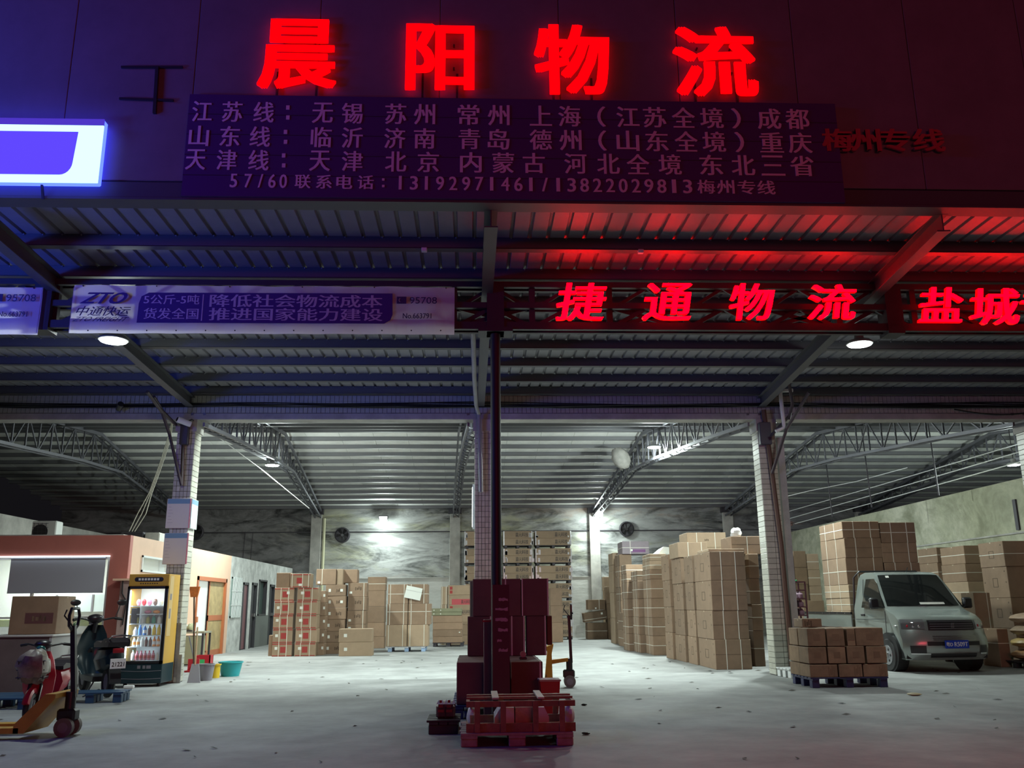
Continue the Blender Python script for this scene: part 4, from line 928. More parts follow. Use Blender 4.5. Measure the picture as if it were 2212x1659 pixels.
# ================================================================ scooters
def scooter(label, loc, rz, body, seatm, scale=1.0, basket=False, plate=None, lampm=None, mirror=True):
    t = thing('electric_scooter', label, 'scooter', loc, None, rz, True); t.scale = (scale,)*3
    def tyre(x):
        w = MB().tube([(x+.155*math.cos(a), 0, .21+.155*math.sin(a)) for a in [2*math.pi*k/18 for k in range(18)]], .052, 8, True).build('tyre', m_black, t, True, True)
        MB().cyl((x,-.035,.21), (x,.035,.21), .11, n=16).build('rim', m_grey, w, True, True)
    tyre(0); tyre(1.22)
    MB().prism([(.28,.20),(.9,.20),(.98,.27),(.26,.27)], -.14, .14).build('floorboard', m_blackp, t, local=True)
    # rear fairing lofted
    prof = [(-.30,.58,.05),(-.22,.42,.12),(.0,.34,.16),(.2,.30,.16),(.33,.30,.14)]
    vs_ = []; 
    for x, z0, w in prof:
        z1 = .68
        for k in range(8):
            a = 2*math.pi*k/8; vs_.append((x, w*math.cos(a), (z0+z1)/2+(z1-z0)/2*math.sin(a)))
    fs = [(i*8+k, i*8+(k+1)%8, (i+1)*8+(k+1)%8, (i+1)*8+k) for i in range(4) for k in range(8)]+[tuple(range(8)), tuple(range(32,40))]
    MB().add(vs_, fs).build('rear_fairing', body, t, True, True)
    MB().prism([(-.34,.68),(.36,.66),(.38,.71),(.25,.75),(.02,.73),(-.1,.78),(-.3,.80),(-.36,.74)], -.14, .14).build('saddle', seatm, t, local=True)
    MB().tube([(-.2,.13,.74),(-.42,.12,.82),(-.44,0,.83),(-.42,-.12,.82),(-.2,-.13,.74)], .013, 6).build('grab_rail', m_chrome, t, True, True)
    MB().prism([(-.26,.42),(-.22,.40),(-.30,.20),(-.34,.22)], -.07, .07).build('rear_mudguard', m_blackp, t, local=True)
    # front shield
    vs_ = []
    for x, z, w in ((.92,.25,.13),(.98,.42,.20),(1.0,.62,.22),(.98,.82,.17),(.95,.95,.10)):
        for k in range(7):
            s = -1+2*k/6; vs_.append((x+.09*(1-s*s), s*w, z))
    n = len(vs_); vs_ += [(x-.03, y, z) for x, y, z in vs_]
    fs = [(i*7+k, i*7+k+1, (i+1)*7+k+1, (i+1)*7+k) for i in range(4) for k in range(6)]
    fs += [(n+f[0], n+f[3], n+f[2], n+f[1]) for f in fs]
    rim = list(range(0,7))+[13,20,27,34]+[33,32,31,30,29,28]+[21,14,7]
    fs += [(rim[i], rim[(i+1)%len(rim)], n+rim[(i+1)%len(rim)], n+rim[i]) for i in range(len(rim))]
    MB().add(vs_, fs).build('front_shield', body, t, True, True)
    MB().tube([(1.22,.07,.21),(1.1,.075,.5),(1.04,.0,.62)], .022, 7).tube([(1.22,-.07,.21),(1.1,-.075,.5),(1.04,.0,.62)], .022, 7).build('fork', m_blackp, t, True, True)
    MB().tube([(1.22+.225*math.cos(a), 0, .21+.225*math.sin(a)) for a in [.3+k*.25 for k in range(8)]], .05, 6).build('front_mudguard', body, t, True, True)
    MB().cyl((.99,0,.85), (.93,0,1.02), .035, n=8).build('steering_stem', m_blackp, t, True, True)
    MB().tube([(.82,.34,1.03),(.88,.22,1.05),(.94,.08,1.02),(.94,-.08,1.02),(.88,-.22,1.05),(.82,-.34,1.03)], .014, 7).build('handlebar', m_blackp, t, True, True)
    for s in (-1,1): MB().cyl((.82,s*.34,1.03),(.86,s*.24,1.045),.02, n=8).build('grip', m_black, t, True, True)
    MB().blob((.97,0,1.04), (.10,.12,.07), 12, 7).build('headset_cowl', seatm, t, True, True)
    MB().blob((1.06,0,.98), (.05,.07,.055), 12, 7).build('headlamp', lampm or m_chrome, t, True, True)
    if mirror:
        for s in (-1,1):
            a = MB().tube([(.86,s*.24,1.05),(.87,s*.28,1.16),(.87,s*.30,1.24)], .007, 5).build('mirror_stalk', m_black, t, True, True)
            MB().blob((.86,s*.32,1.27), (.02,.075,.045), 10, 6).build('mirror_head', m_blackp, a, True, True)
    MB().box(-.345,-.32,-.07,.07,.60,.66,b=.005).build('tail_lamp', m_red, t, local=True)
    if plate:
        M = Matrix(((0,1,0,-.36),(-1,0,0,0),(0,0,1,0),(0,0,0,1)))
        M = Matrix.Translation((-.37,0,.40)) @ Matrix.Rotation(math.radians(-90), 4, 'Z')
        pp = MB().box(-.10,.10,-.003,.003,0,.13,M,b=.002).build('number_plate', m_white, t, local=True)
        text_into(MB(), plate, -.08,.08,.03,.085,-.005,.01,0,0,M).build('plate_number', m_black, pp, local=True)
    MB().tube([(.35,.1,.2),(.32,.2,.02),(.36,.22,.01)], .01, 5).build('side_stand', m_steel_dk, t, True, True)
    if basket:
        b = MB()
        for z in (.62,.72,.84): b.tube([(1.12,-.16,z),(1.40,-.18,z),(1.40,.18,z),(1.12,.16,z)], .006, 4, True)
        for y in (-.16,-.05,.05,.16): b.tube([(1.12,y,.84),(1.14,y,.60),(1.36,y,.60),(1.40,y,.84)], .006, 4)
        b.build('basket', m_steel_dk, t, local=True)
    return t
m_tealb = mat('dark_teal_body', (.010,.028,.04), .25)
m_redb = mat('scooter_red', (.42,.01,.03), .3)
r_ = gp(256, 1510); f_ = gp(186, 1492); rz = math.atan2(f_.y-r_.y, f_.x-r_.x)
scooter('dark teal electric scooter with a white number plate parked before the fridge', (r_.x-.22, r_.y+.15, 0), rz, m_tealb, mat('scooter_seat', (.02,.015,.02), .35), 1.04, plate='21221')
f_ = gp(86, 1566); rz = math.radians(-82)
L = 1.22*.80; loc = (f_.x-math.cos(rz)*L-.17, f_.y-math.sin(rz)*L+.1, 0)
scooter('red electric scooter with a wrapped front basket parked behind the pallet truck', loc, rz, m_redb, mat('scooter_seat', (.02,.015,.02), .35), .80, True, mirror=False, lampm=mat('dark_green_lamp', (.02,.10,.09), .2))
ct = Matrix.Translation(loc) @ Matrix.Rotation(rz, 4, 'Z') @ Matrix.Translation((1.02,0,.51))
o = MB().blob((0,0,.10), (.16,.17,.18), 16, 10, .16).build('wrapped_bundle', mat('clear_film', (.22,.19,.15), .45, var=.6, scale=9), None, True); o.matrix_world = ct
tag(o, 'film-wrapped bundle sitting in the basket of the red scooter', 'bundle')
p = gp(140, 1505); p = Vector((p.x-.42, p.y+.25, .0))
o = MB().blob((0,0,.24), (.24,.2,.22), 14, 9, .10).build('wrapped_sack', mat('brown_film', (.20,.15,.11), .25, var=.4, scale=9), None, True); o.location = (p.x, p.y, -.02)
tag(o, 'brown film-wrapped sack behind the red scooter', 'sack')
o = MB().blob((0,0,.075), (.17,.13,.08), 12, 7, .14).build('plastic_bag', mat('bag_film_0', (.6,.62,.55), .3), None, True); q = gp(122, 1515); o.location = (q.x, q.y+.1, .0)
tag(o, 'white plastic bag on the floor under the red scooter', 'bag')
plant((atY(140, 1350, 16.2).x, 16.2, 0), .60, .16, .62, 'feathery potted plant standing by the office window behind the lone carton', m_leaf, 46, 5, potm=mat('clay_pot', (.16,.09,.06), .7))
# ================================================================ cartons
m_k1 = mat('kraft_board', (.25,.165,.105), .75, var=.14, scale=5, rnd=.14)
m_k2 = mat('pale_kraft_board', (.34,.245,.16), .75, var=.12, scale=4, rnd=.10)
m_k3 = mat('dark_kraft_board', (.17,.11,.065), .75, var=.18, scale=5, rnd=.14)
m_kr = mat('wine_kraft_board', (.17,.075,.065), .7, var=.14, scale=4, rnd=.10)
m_strap = mat('white_strapping', (.66,.64,.55), .4)
m_stk = mat('paper_label', (.70,.72,.66), .6)
m_redp = mat('red_print', (.33,.035,.03), .6)
m_blkp = mat('black_print', (.035,.03,.03), .6)
m_tape = mat('parcel_tape', (.38,.29,.19), .3)
m_seam = mat('board_seam', (.10,.065,.04), .8)
def carton(label, x0, x1, y0, y1, z0, z1, m=None, v=(), h=(), s=(), st=(), pr=(), tx=(), rz=0, group=None, seam=None, side=None, tape=True, tilt=0):
    m = m or m_k1; w, d, hh = x1-x0, y1-y0, z1-z0-.003
    t = thing('carton', label, 'box', ((x0+x1)/2, (y0+y1)/2, z0), group, rz, True)
    if tilt: t.rotation_euler = (0, tilt, rz)
    X, D = w/2, d/2
    MB().box(-X, X, -D, D, 0, hh, b=.007).build('carton_body', m, t, local=True)
    for f in v: x = -X+w*f; MB().box(x-.008, x+.008, -D-.003, D+.003, .002, hh+.002).build('strap', m_strap, t, local=True)
    for f in h: z = hh*f; MB().box(-X-.003, X+.003, -D-.003, D+.003, z-.007, z+.007).build('strap', m_strap, t, local=True)
    for f in s: y = -D+d*f; MB().box(-X-.003, X+.003, y-.008, y+.008, .002, hh+.002).build('strap', m_strap, t, local=True)
    for fx, fz, ww, h2 in st: x = -X+w*fx; z = hh*fz; MB().box(x-ww/2, x+ww/2, -D-.004, -D-.001, z-h2/2, z+h2/2).build('label_sticker', m_stk, t, local=True)
    for fx, fz, ww, h2, mm in pr: x = -X+w*fx; z = hh*fz; MB().box(x-ww/2, x+ww/2, -D-.0015, -D+.001, z-h2/2, z+h2/2).build('print_mark', mm, t, local=True)
    for sx, fx, fz, ww, h2, mm in tx:
        x = -X+w*fx; z = hh*fz
        if sx: text_into(MB(), sx, x-ww/2, x+ww/2, z-h2/2, z+h2/2, -D-.002, .02).build('lettering', mm, t, local=True)
        else:   # print too small to read: a few worn strokes
            q = MB()
            for k in range(4): q.box(x-ww/2+ww*(k+.12)/4, x-ww/2+ww*(k+.7+.2*(k % 2))/4, -D-.0015, -D+.001, z-h2/2+h2*.1*(k % 3), z+h2/2-h2*.15*((k+1) % 3))
            q.build('print_mark', mm, t, local=True)
    if seam is not None: MB().box(-X+.004, X-.004, -D-.001, -D+.002, hh*seam-.004, hh*seam+.004).build('flap_seam', m_seam, t, local=True)
    if tape:
        MB().box(-X-.001, X+.001, -.025, .025, hh-.03, hh+.0012).build('tape', m_tape, t, local=True)
    if side:   # handle-hole outline and dots printed on the face towards -X
        q = MB()
        for a, b, c, e in ((-.05,.05,.62,.64),(-.05,.05,.34,.36),(-.05,-.04,.34,.64),(.04,.05,.34,.64)): q.box(-X-.0015, -X+.001, d*a*2, d*b*2, hh*c, hh*e)
        for yy, zz in ((-.42,.5),(.42,.5),(-.4,.85)): q.box(-X-.002, -X+.001, d*yy-.015, d*yy+.015, hh*zz-.015, hh*zz+.015)
        q.build('print_mark', m_seam, t, local=True)
    return t
ORD = ('bottom', 'second', 'third', 'fourth', 'fifth', 'sixth', 'seventh', 'eighth')
rc = random.Random(11)
def zs_from(vs_, u, Y, zb=0):
    return [zb]+[atY(u, v, Y).z for v in vs_]
def column(desc, where, u0, u1, vref, zs, Y, d, m=None, group=None, jit=.012, x=None, **k):
    if x is None: x0, x1 = atY(u0, vref, Y).x, atY(u1, vref, Y).x
    else: x0, x1 = x
    n = len(zs)-1; out = []
    for i in range(n):
        o = 'topmost' if i == n-1 and n > 1 else ORD[i]
        j = rc.uniform(-jit, jit); jy = rc.uniform(0, jit)
        kk = {a: (b(i) if callable(b) else b) for a, b in k.items()}
        lab = f'{desc}, {o} in {where}' if n > 1 else f'{desc} {where}'
        mm = m(i) if callable(m) else m
        out.append(carton(lab, x0+j+.004, x1+j-.004, Y+jy, Y+jy+d, zs[i], zs[i+1], mm, rz=rc.uniform(-.012, .012), group=group, **kk))
    return out
def on(label, u0, u1, vref, z0, vtop, Y, d, m=None, **k):
    x0, x1 = atY(u0, vref, Y).x, atY(u1, vref, Y).x
    return carton(label, x0, x1, Y, Y+d, z0, atY((u0+u1)/2, vtop, Y).z, m, **k)

a = atY(20, 1340, Yc+.12); b = atY(127, 1287, Yc+.12)
carton('lone carton with a faded dark red print standing on the pale-topped crate', a.x, b.x, Yc+.12, Yc+.75, CRT[2]+.002, b.z, m_k1, pr=[(.62,.42,.42,.16,mat('faded_red_print', (.13,.05,.05), .7))], tx=[(None, .62, .42, .22, .09, m_k1)], rz=.02)
# --- red-printed cartons beside the office doors
YA = 24.1
za = zs_from((1389, 1358, 1328, 1298, 1269.5), 632, YA)
rp = lambda fx: lambda i: [(fx, .5, .14, .15, m_redp), (.5, .93, .5, .025, m_redp), (.5, .06, .5, .02, m_redp)]
column('tan carton with red print', 'the column beside the dark office doors', 587, 630, 1404, za, YA, .42, m_k2, 'red-printed cartons', v=(.33, .72), pr=rp(.55), st=lambda i: [(.2 if i < 4 else .7, .62-.1*(i % 2), .07, .07)])
column('tan carton with red print', 'the second column out from the dark office doors', 636, 683, 1404, za, YA, .42, m_k2, 'red-printed cartons', v=(.28, .70), pr=rp(.48), st=lambda i: [(.24, .6-.1*(i % 2), .08, .07)])
on('plain tan carton lying on top of the red-printed columns', 597, 626, 1252, za[-1], 1237, YA+.02, .42, m_k1)
on('red-printed carton on top of the red-printed columns', 627, 671, 1252, za[-1], 1239, YA-.02, .42, m_k2, pr=rp(.45)(0), v=(.1, .6, .9), st=[(.5, .2, .08, .06)])
column('plain carton seen edge-on', 'the row behind the red-printed columns', 660, 699, 1404, zs_from((1389, 1360, 1330, 1302, 1276), 690, YA+.5), YA+.5, .42, m_k1, 'cartons behind the red-printed ones', st=lambda i: [(.93, .6, .05, .07)])
on('narrow carton standing beside the bottom red-printed carton', 580, 588, 1395, 0, 1372, YA+.3, .4, m_k1)
# --- brown cartons next to them
YB1 = gnd(715, 1413).y
zb1 = zs_from((1387.5, 1363.6, 1337.6, 1312.7, 1287.5, 1263), 720, YB1)
column('brown stickered carton', 'the column behind the two long low cartons', 699, 743, 1400, zb1, YB1, .45, m_k1, 'brown stickered cartons', st=lambda i: [(.2, .5, .06, .08)] + ([(.8, .5, .07, .07)] if i > 3 else []), tx=lambda i: [(None, .66, .5, .14, .1, m_seam)])
YB2 = YB1+.15
zb2 = zs_from((1388, 1360, 1349, 1318.5, 1289, 1259), 770, YB2)
column('brown printed carton', 'the column by the dark gap before the white pallet', 750, 791, 1330, zb2, YB2, .5, m_k1, 'brown stickered cartons', st=lambda i: [(.15, .3, .07, .06)] if i in (2, 3, 5) else [], v=(.85,), tx=lambda i: [(None, .55, .6, .18, .1, m_seam)] if i > 2 else [])
YBf = gnd(766, 1416).y-.35
zbf = zs_from((1387, 1358), 766, YBf)
column('long low carton', 'the pair lying before the brown columns', 731, 803, 1400, zbf, YBf, .5, m_k2, 'long low cartons', st=lambda i: [(.2, .5, .08, .08)])
on('square brown carton crowning the brown columns', 683, 726, 1246, zb1[-1], 1229, YB1, .5, m_k1, st=[(.15, .15, .07, .06)], v=(.3,))
on('tan carton beside the square crowning carton', 727, 741, 1246, zb1[-1], 1229, YB1+.03, .5, m_k2)
on('brown carton leaning at the back of the brown columns', 742, 772, 1244, zb2[-1]+.003, 1230, YB2+.1, .4, m_k1)
on('long flat carton laid on top of the printed column', 754, 813, 1262, zb2[-1], 1243, YB2-.04, .5, m_k1) if False else None
column('far brown carton', 'the back column half hidden by the printed column', 793, 832, 1290, zs_from((1375, 1345, 1310, 1276, 1246), 812, 28.2), 28.2, .5, m_k1, 'far brown cartons', h=lambda i: (.5,) if i == 4 else ())
# --- big cartons on a white pallet
m_whp = mat('white_pallet_wood', (.55,.56,.60), .6, var=.15, scale=6)
YC_ = gnd(876, 1408).y
x0, x1 = atY(836, 1400, YC_).x, atY(920, 1400, YC_).x
pallet('white wooden pallet under the six big strapped cartons', ((x0+x1)/2, YC_+.5, 0), x1-x0, 1.0, m_whp, 0, .14, mb_=mat('pale_blue_block', (.30,.42,.60), .5))
zc_ = zs_from((1349.6, 1304, 1262), 880, YC_, .142)
for nm, us in (('office-side', ((833, 879), (836, 881), (838, 882))), ('forklift-side', ((880, 925), (882, 930), (883, 924)))):
    for i, (u0, u1) in enumerate(us):
        vr = (1373, 1327, 1283)[i]
        carton(f'big strapped carton, {ORD[i] if i < 2 else "topmost"} in the {nm.replace("forklift-side", "aisle-side")} half of the white-pallet load', atY(u0, vr, YC_).x+.004, atY(u1, vr, YC_).x-.004, YC_, YC_+.9, zc_[i], zc_[i+1], m_k2 if i == 0 else m_k1, v=(.12, .8), h=(.62,) if i == 1 else ((.5,) if i == 2 else ()), group='big cartons on the white pallet')
M = Matrix.Translation(atY(893, 1281, YC_-.03)) @ Matrix.Rotation(math.radians(12), 4, 'Y')
o = MB().box(-.23, .23, -.006, .006, -.17, .17, M, b=.003); o = o.build('mailing_envelope', m_stk); tag(o, 'tilted white mailing envelope stuck on the topmost big cartons', 'envelope')
MB().box(-.23, .23, -.008, -.006, .05, .055, M).build('flap_line', m_grey, o)
# --- flat packs and crates before the centre pillar
YD = gnd(970, 1397).y
x0, x1 = atY(934, 1394, YD).x, atY(1003, 1394, YD).x
pallet('dark low pallet under the flat brown cartons', ((x0+x1)/2, YD+.45, 0), x1-x0, .9, m_steel_dk, 0, .12)
zd = zs_from((1375, 1360, 1345, 1329.5, 1322, 1314), 968, YD, .122)
column('long flat brown carton', 'the stack on the dark low pallet', 934, 999, 1360, zd[:5], YD, .8, m_k1, 'flat brown cartons', st=lambda i: [(.9, .6, .04, .03)] if i == 1 else [])
column('thin greenish flat pack', 'the pair on top of the flat brown cartons', 932, 998, 1320, zd[4:], YD-.02, .8, lambda i: mat('greenish_board', (.20,.20,.12), .6, var=.15, rnd=.1), 'greenish flat packs', st=lambda i: [(.08, .5, .03, .03), (.3, .5, .03, .03)])
# --- red-banded white cartons behind
YE = 30.2
ze = zs_from((1372, 1350, 1328, 1306, 1285, 1264), 990, YE)
column('pale carton with red bands', 'the column behind the flat brown cartons', 968, 1024, 1290, ze, YE, .7, m_k2, 'red-banded cartons', pr=lambda i: [(.5, .25, .62, .2, mat('pale_red_band', (.45,.07,.08), .6))] if i == 4 else [(.12, .7, .09, .1, m_redp), (.12, .3, .09, .1, m_redp)], tx=lambda i: [('嘉元科技', .7, .3, .35, .12, m_blkp)] if i in (3, 4) else [])
column('plain pale carton with upright white straps', 'the column beside the red-banded cartons', 952, 966, 1290, zs_from((1375, 1340, 1306, 1267), 958, YE), YE, .7, m_k2, 'white-strapped pale cartons', v=(.15, .8))
# --- tall film-wrapped pallet loads
YF = 33.7
m_film = mat('stretch_film', (.62,.62,.64), .15, var=.3, scale=14)
tier = [atY(1195, v, YF).z for v in (1146, 1183.5, 1221, 1259, 1297, 1335)]
tops = tier[::-1]; base = [0]+tops[:-1]
def tall(u0, u1, nm, tu):
    x0, x1 = atY(u0, 1165, YF).x, atY(u1, 1165, YF).x
    for k in range(6):
        zb, zt4 = base[k], tops[k]-.012
        pallet(f'dark pallet under the {ORD[k]} tier of the {nm} wrapped load', ((x0+x1)/2, YF+.45, zb), x1-x0-.04, .9, m_steel_dk, 0, .10, 'pallets of the wrapped loads', slats=3)
        hh = (zt4-zb-.102)/2
        for q in (0, 1):
            t = carton(f'{("lower","upper")[q]} lettered pale carton in the {ORD[k]} tier of the {nm} wrapped load', x0, x1, YF, YF+.85, zb+.102+q*hh, zb+.102+(q+1)*hh, m_k2, group='lettered cartons in wrapped loads', tx=[('嘉元科技', tu, .5, .48, .16, m_blkp)], tape=False)
            w = x1-x0
            q2 = MB()
            for _ in range(4):
                fx = rc.choice((rc.uniform(-.5,-.40), rc.uniform(.38,.48))); q2.box(w*fx, w*fx+rc.uniform(.03,.09), -.432, -.426, hh*.1, hh*rc.uniform(.3,.9))
            q2.box(-w/2, -w/2+.05, -.431, -.426, 0, hh*.98); q2.box(w/2-.04, w/2, -.431, -.426, 0, hh*.98)
            q2.build('film_patch', m_film, t, local=True)
tall(1087, 1150, 'middle', .64); tall(1156, 1234, 'aisle-side', .72); tall(1003, 1064, 'pillar-side', .6)
YF2 = 31.3
column('plain tan carton', 'the column before the aisle-side wrapped load', 1190, 1216, 1345, zs_from((1345, 1308.6, 1270), 1203, YF2), YF2, .6, m_k1, 'plain tan cartons by the load')
# --- loose cartons by the back wall
YG0 = 33.6
zg = zs_from((1345,), 1290, YG0)
carton('brown carton lying on the floor by the back wall', atY(1269, 1360, YG0).x, atY(1312, 1360, YG0).x, YG0, YG0+.6, 0, zg[1], m_k3, h=(.5,))
carton('tilted brown carton sliding off the floor carton by the back wall', atY(1263, 1335, YG0).x, atY(1312, 1330, YG0).x, YG0+.02, YG0+.6, zg[1]+.06, zg[1]+.40, m_k3, h=(.25,), st=[(.8, .7, .07, .07)], tilt=-.13)
carton('square brown carton perched on the tilted carton by the back wall', atY(1270, 1306, YG0).x, atY(1308, 1306, YG0).x, YG0+.05, YG0+.6, zg[1]+.46, atY(1290, 1295, YG0).z, m_k3, v=(.65,), st=[(.45, .15, .06, .05)])
column('dark brown carton', 'the column beyond the tilted carton', 1313, 1337, 1350, zs_from((1336, 1303, 1267), 1325, YG0-.2), YG0-.2, .6, m_k3, 'dark cartons by the back wall', v=(.7,), st=lambda i: [(.4, .5, .06, .06)] if i == 1 else [])
column('pale carton', 'the narrow column against the back wall', 1305, 1330, 1255, [0, .9, 1.75, atY(1318, 1246, 34.5).z], 34.5, .6, m_k2, 'pale cartons against the wall')

# --- stacks along the aisle
Y1 = gnd(1360, 1397).y
column('strapped brown carton', 'the low column at the far end of the aisle stacks', 1347, 1371, 1375, zs_from((1361, 1323), 1358, Y1), Y1, .9, m_k1, 'low far aisle cartons', h=(.5,))
Y1b = Y1+1.0
column('brown carton', 'the tall column behind the low far aisle pair', 1341, 1368, 1300, zs_from((1362, 1330, 1297, 1268, 1245, 1222, 1197), 1352, Y1b), Y1b, .9, m_k1, 'tall far aisle cartons', h=lambda i: (.5,) if i % 2 else (), s=(.3,))
t = on('grey-sided carton with purple print topping the far aisle stacks', 1344, 1402, 1183, atY(1352, 1197, Y1b).z, 1169, Y1b-.05, .9, mat('grey_purple_board', (.24,.20,.22), .6, var=.1), v=(.3,), h=(.5,), pr=[(.6, .25, .45, .09, mat('purple_band', (.16,.06,.17), .6))], st=[(.35, .3, .06, .06)])
column('pale carton', 'the outermost column at the far end of the aisle', 1323, 1342, 1225, [0, .8, 1.6, 2.3, atY(1333, 1220, Y1b+1.1).z, atY(1333, 1194, Y1b+1.1).z], Y1b+1.1, .9, m_k2, 'outermost far aisle cartons')
Y2_ = gnd(1412, 1415.5).y
x2 = (atY(1412, 1415, Y2_).x, atY(1449, 1415, Y2_).x)
z2 = zs_from((1374, 1334, 1292, 1251, 1230, 1211, 1196), 1412, Y2_)
column('strapped brown carton', 'the front column of the middle aisle stack', 0, 0, 0, z2, Y2_, 1.0, lambda i: m_k2 if i > 4 else m_k1, 'middle aisle cartons', x=x2, h=(.5,), s=(.5,), st=lambda i: [])
column('strapped brown carton', 'the second column of the middle aisle stack', 0, 0, 0, z2[:5]+[z2[5]+.02], Y2_+1.1, .9, m_k1, 'middle aisle cartons', x=(x2[0]-.13, x2[1]-.13), h=(.5,), s=(.3, .7))
column('brown carton', 'the third column of the middle aisle stack', 0, 0, 0, z2[:4]+[z2[4]-.03, z2[5]-.03, z2[6]], Y2_+2.1, .9, m_k1, 'middle aisle cartons', x=(x2[0]-.25, x2[1]-.2), h=(.4,), s=(.6,))
# --- biggest stack by the pillar
Y3 = gnd(1546, 1447).y
X3 = atY(1546, 1440, Y3).x; X3b = atY(1625, 1440, Y3).x
z3 = zs_from((1381.5, 1318.7, 1253.7, 1191), 1546, Y3)
bigk = dict(group='big aisle cartons', side=True)
column('big double-strapped carton', 'the front column of the pillar-side stack', 0, 0, 0, z3, Y3, 1.24, m_k1, x=(X3, X3b), v=(.31, .72), seam=.5, **bigk)
column('big carton', 'the second column of the pillar-side stack', 0, 0, 0, z3, Y3+1.36, .72, m_k1, x=(X3-.02, X3b), **bigk)
column('big carton', 'the third column of the pillar-side stack', 0, 0, 0, z3, Y3+2.32, .95, m_k1, x=(X3-.03, X3b), **bigk)
column('big carton', 'the fourth column of the pillar-side stack', 0, 0, 0, [0]+[z*1.06 for z in z3[1:]], Y3+3.32, .8, m_k1, x=(X3-.08, X3b-.1), **bigk)
z3r = zs_from((1362, 1305, 1249, 1196), 1636, Y3+.75)
column('horizontally strapped carton', 'the column wedged between the big stack and the pillar', 1629, 1652, 1400, z3r, Y3+.75, 1.0, m_k1, 'wedged cartons by the pillar', h=(.5,))
zt5 = z3[-1]
on('pale strapped carton on top of the third big column', 1464, 1528, 1185, zt5+.004, 1171, Y3+2.3, .9, m_k2, v=(.35, .8))
o = on('long pale carton lying across the far big columns', 1484, 1568, 1165, zt5*1.06+.004, 1150, Y3+3.35, .8, m_k2, v=(.25, .72), seam=.3, tx=[(None, .5, .65, .10, .05, m_seam)])
on('brown carton under the loose film on top by the pillar', 1580, 1642, 1176, z3r[-1], 1158, Y3+.95, .8, m_k1, v=(.55,), seam=.55) if True else None
on('flat pale lid lying on the front big column', 1530, 1608, 1188, zt5, 1185, Y3+.1, .9, m_k2)
o = MB().blob((0,0,.1), (.13,.1,.11), 12, 8, .2).build('loose_film', mat('white_film', (.6,.6,.6), .25), None, True); q = atY(1590, 1158, Y3+1.3); o.location = (q.x, q.y, atY(1611, 1158, Y3+.95).z-.01)
tag(o, 'crumpled pale film lying on top of the pillar-side cartons', 'film')
q = atY(1430, 1188, Y2_+.6); M = Matrix.Translation((q.x, q.y, z2[-1]+.002)) @ Matrix.Rotation(.12, 4, 'Z')
o = MB().add([(-.22,-.3,0),(.2,-.3,0),(.2,.3,.0),(-.2,.3,0),(-.05,-.28,.19),(.2,-.28,.17),(.2,.28,.15),(.0,.28,.16)], [(0,3,2,1),(4,5,6,7),(0,1,5,4),(1,2,6,5),(2,3,7,6),(3,0,4,7)], M).build('foam_wedge', m_stk); tag(o, 'white wedge of foam lying on top of the middle aisle stack', 'foam')

# --- right wall stacks
XW = 11.45
def wallcol(nm, u, vs_, w, d, x=XW, m=m_k1, **k):
    Y = x*FPX/(u-1022)/1.0; 
    for _ in range(6): Y *= x/atY(u, 1300, Y).x
    zs = zs_from(vs_, u, Y)
    column('strapped brown carton' if k.get('h') else 'brown carton', nm, 0, 0, 0, zs, Y, d, m, 'cartons along the yellowed wall', x=(x, x+w), **k); return Y
wallcol('the wall column behind the truck cab mirror', 2036, (1400, 1350, 1300, 1256, 1215, 1182), .8, .95, h=(.5,), st=lambda i: [])
wallcol('the wall column over the truck bonnet', 2096, (1392, 1345, 1302, 1256, 1217, 1178), .85, 1.1, m=lambda i: m_k2 if i == 3 else m_k1, h=(.5,), v=(.7,))
wallcol('the wall column at the photo edge', 2184, (1358, 1291, 1223, 1168), .9, .95, 11.25, h=lambda i: (.5,) if i == 3 else (), side=True)
column('tall upright carton', 'standing between the truck and the wall columns', 2113, 2149, 1366, [.14, atY(2130, 1280, 18.4).z], 18.4, .5, m_k2, None, v=(.8,))
pallet('dark pallet under the tall upright carton beside the truck', (atY(2131, 1400, 18.4).x, 18.75, 0), 1.0, .9, mat('green_black_wood', (.05,.06,.03), .6), 0, .13)
carton('low carton standing beside the sacks at the photo edge', atY(2157, 1395, 17.3).x, atY(2181, 1395, 17.3).x, 17.3, 17.9, 0, atY(2168, 1358, 17.3).z, m_k1, h=(.62,))
# sacks on a pallet at the edge
p = gnd(2205, 1447)
pallet('small dark pallet under the sacks at the photo edge', (p.x+.62, p.y+.45, 0), .95, .8, m_steel_dk, 0, .13)
for i, (c, lb_) in enumerate((((.30,.17,.08),'brown sack'), ((.42,.30,.12),'mustard sack'), ((.30,.22,.15),'film-wrapped sack'), ((.36,.25,.17),'pale crumpled sack'))):
    o = MB().blob((0,0,.10), (.47-.03*i, .38, .11), 18, 8, .04, rnd=rc).build('sack', mat(f'sack_cloth_{i}', c, .45, var=.3, scale=6), None, True); o.location = (p.x+.62, p.y+.45, .135+i*.222)
    tag(o, f'{lb_}, {ORD[i] if i < 3 else "topmost"} in the sack pile at the photo edge', 'sack', 'piled sacks')

# --- cartons behind the pillar and rack
for nm, u0, u1, Y, tp, m, kk in (('the column just behind the entrance pillar', 1697, 1718, 23.3, 1199, m_k1, dict(h=(.5,))), ('the second column behind the entrance pillar', 1719, 1746, 23.3, 1190, m_k3, dict(side=True)), ('the pale column beside the truck load', 1747, 1773, 23.3, 1196, m_k2, dict(h=(.5,)))):
    zt6 = atY((u0+u1)/2, tp, Y).z
    column('brown carton' if m is not m_k2 else 'pale strapped carton', nm, u0, u1, 1260, [zt6*i/6 for i in range(7)], Y, .9, m, 'cartons behind the pillar', **kk)
column('long brown carton', 'the low pair beyond the truck bed', 1734, 1780, 1300, [0, .55, atY(1757, 1297, 21.6).z], 21.6, .7, m_k3, 'low brown cartons', h=(.4,))

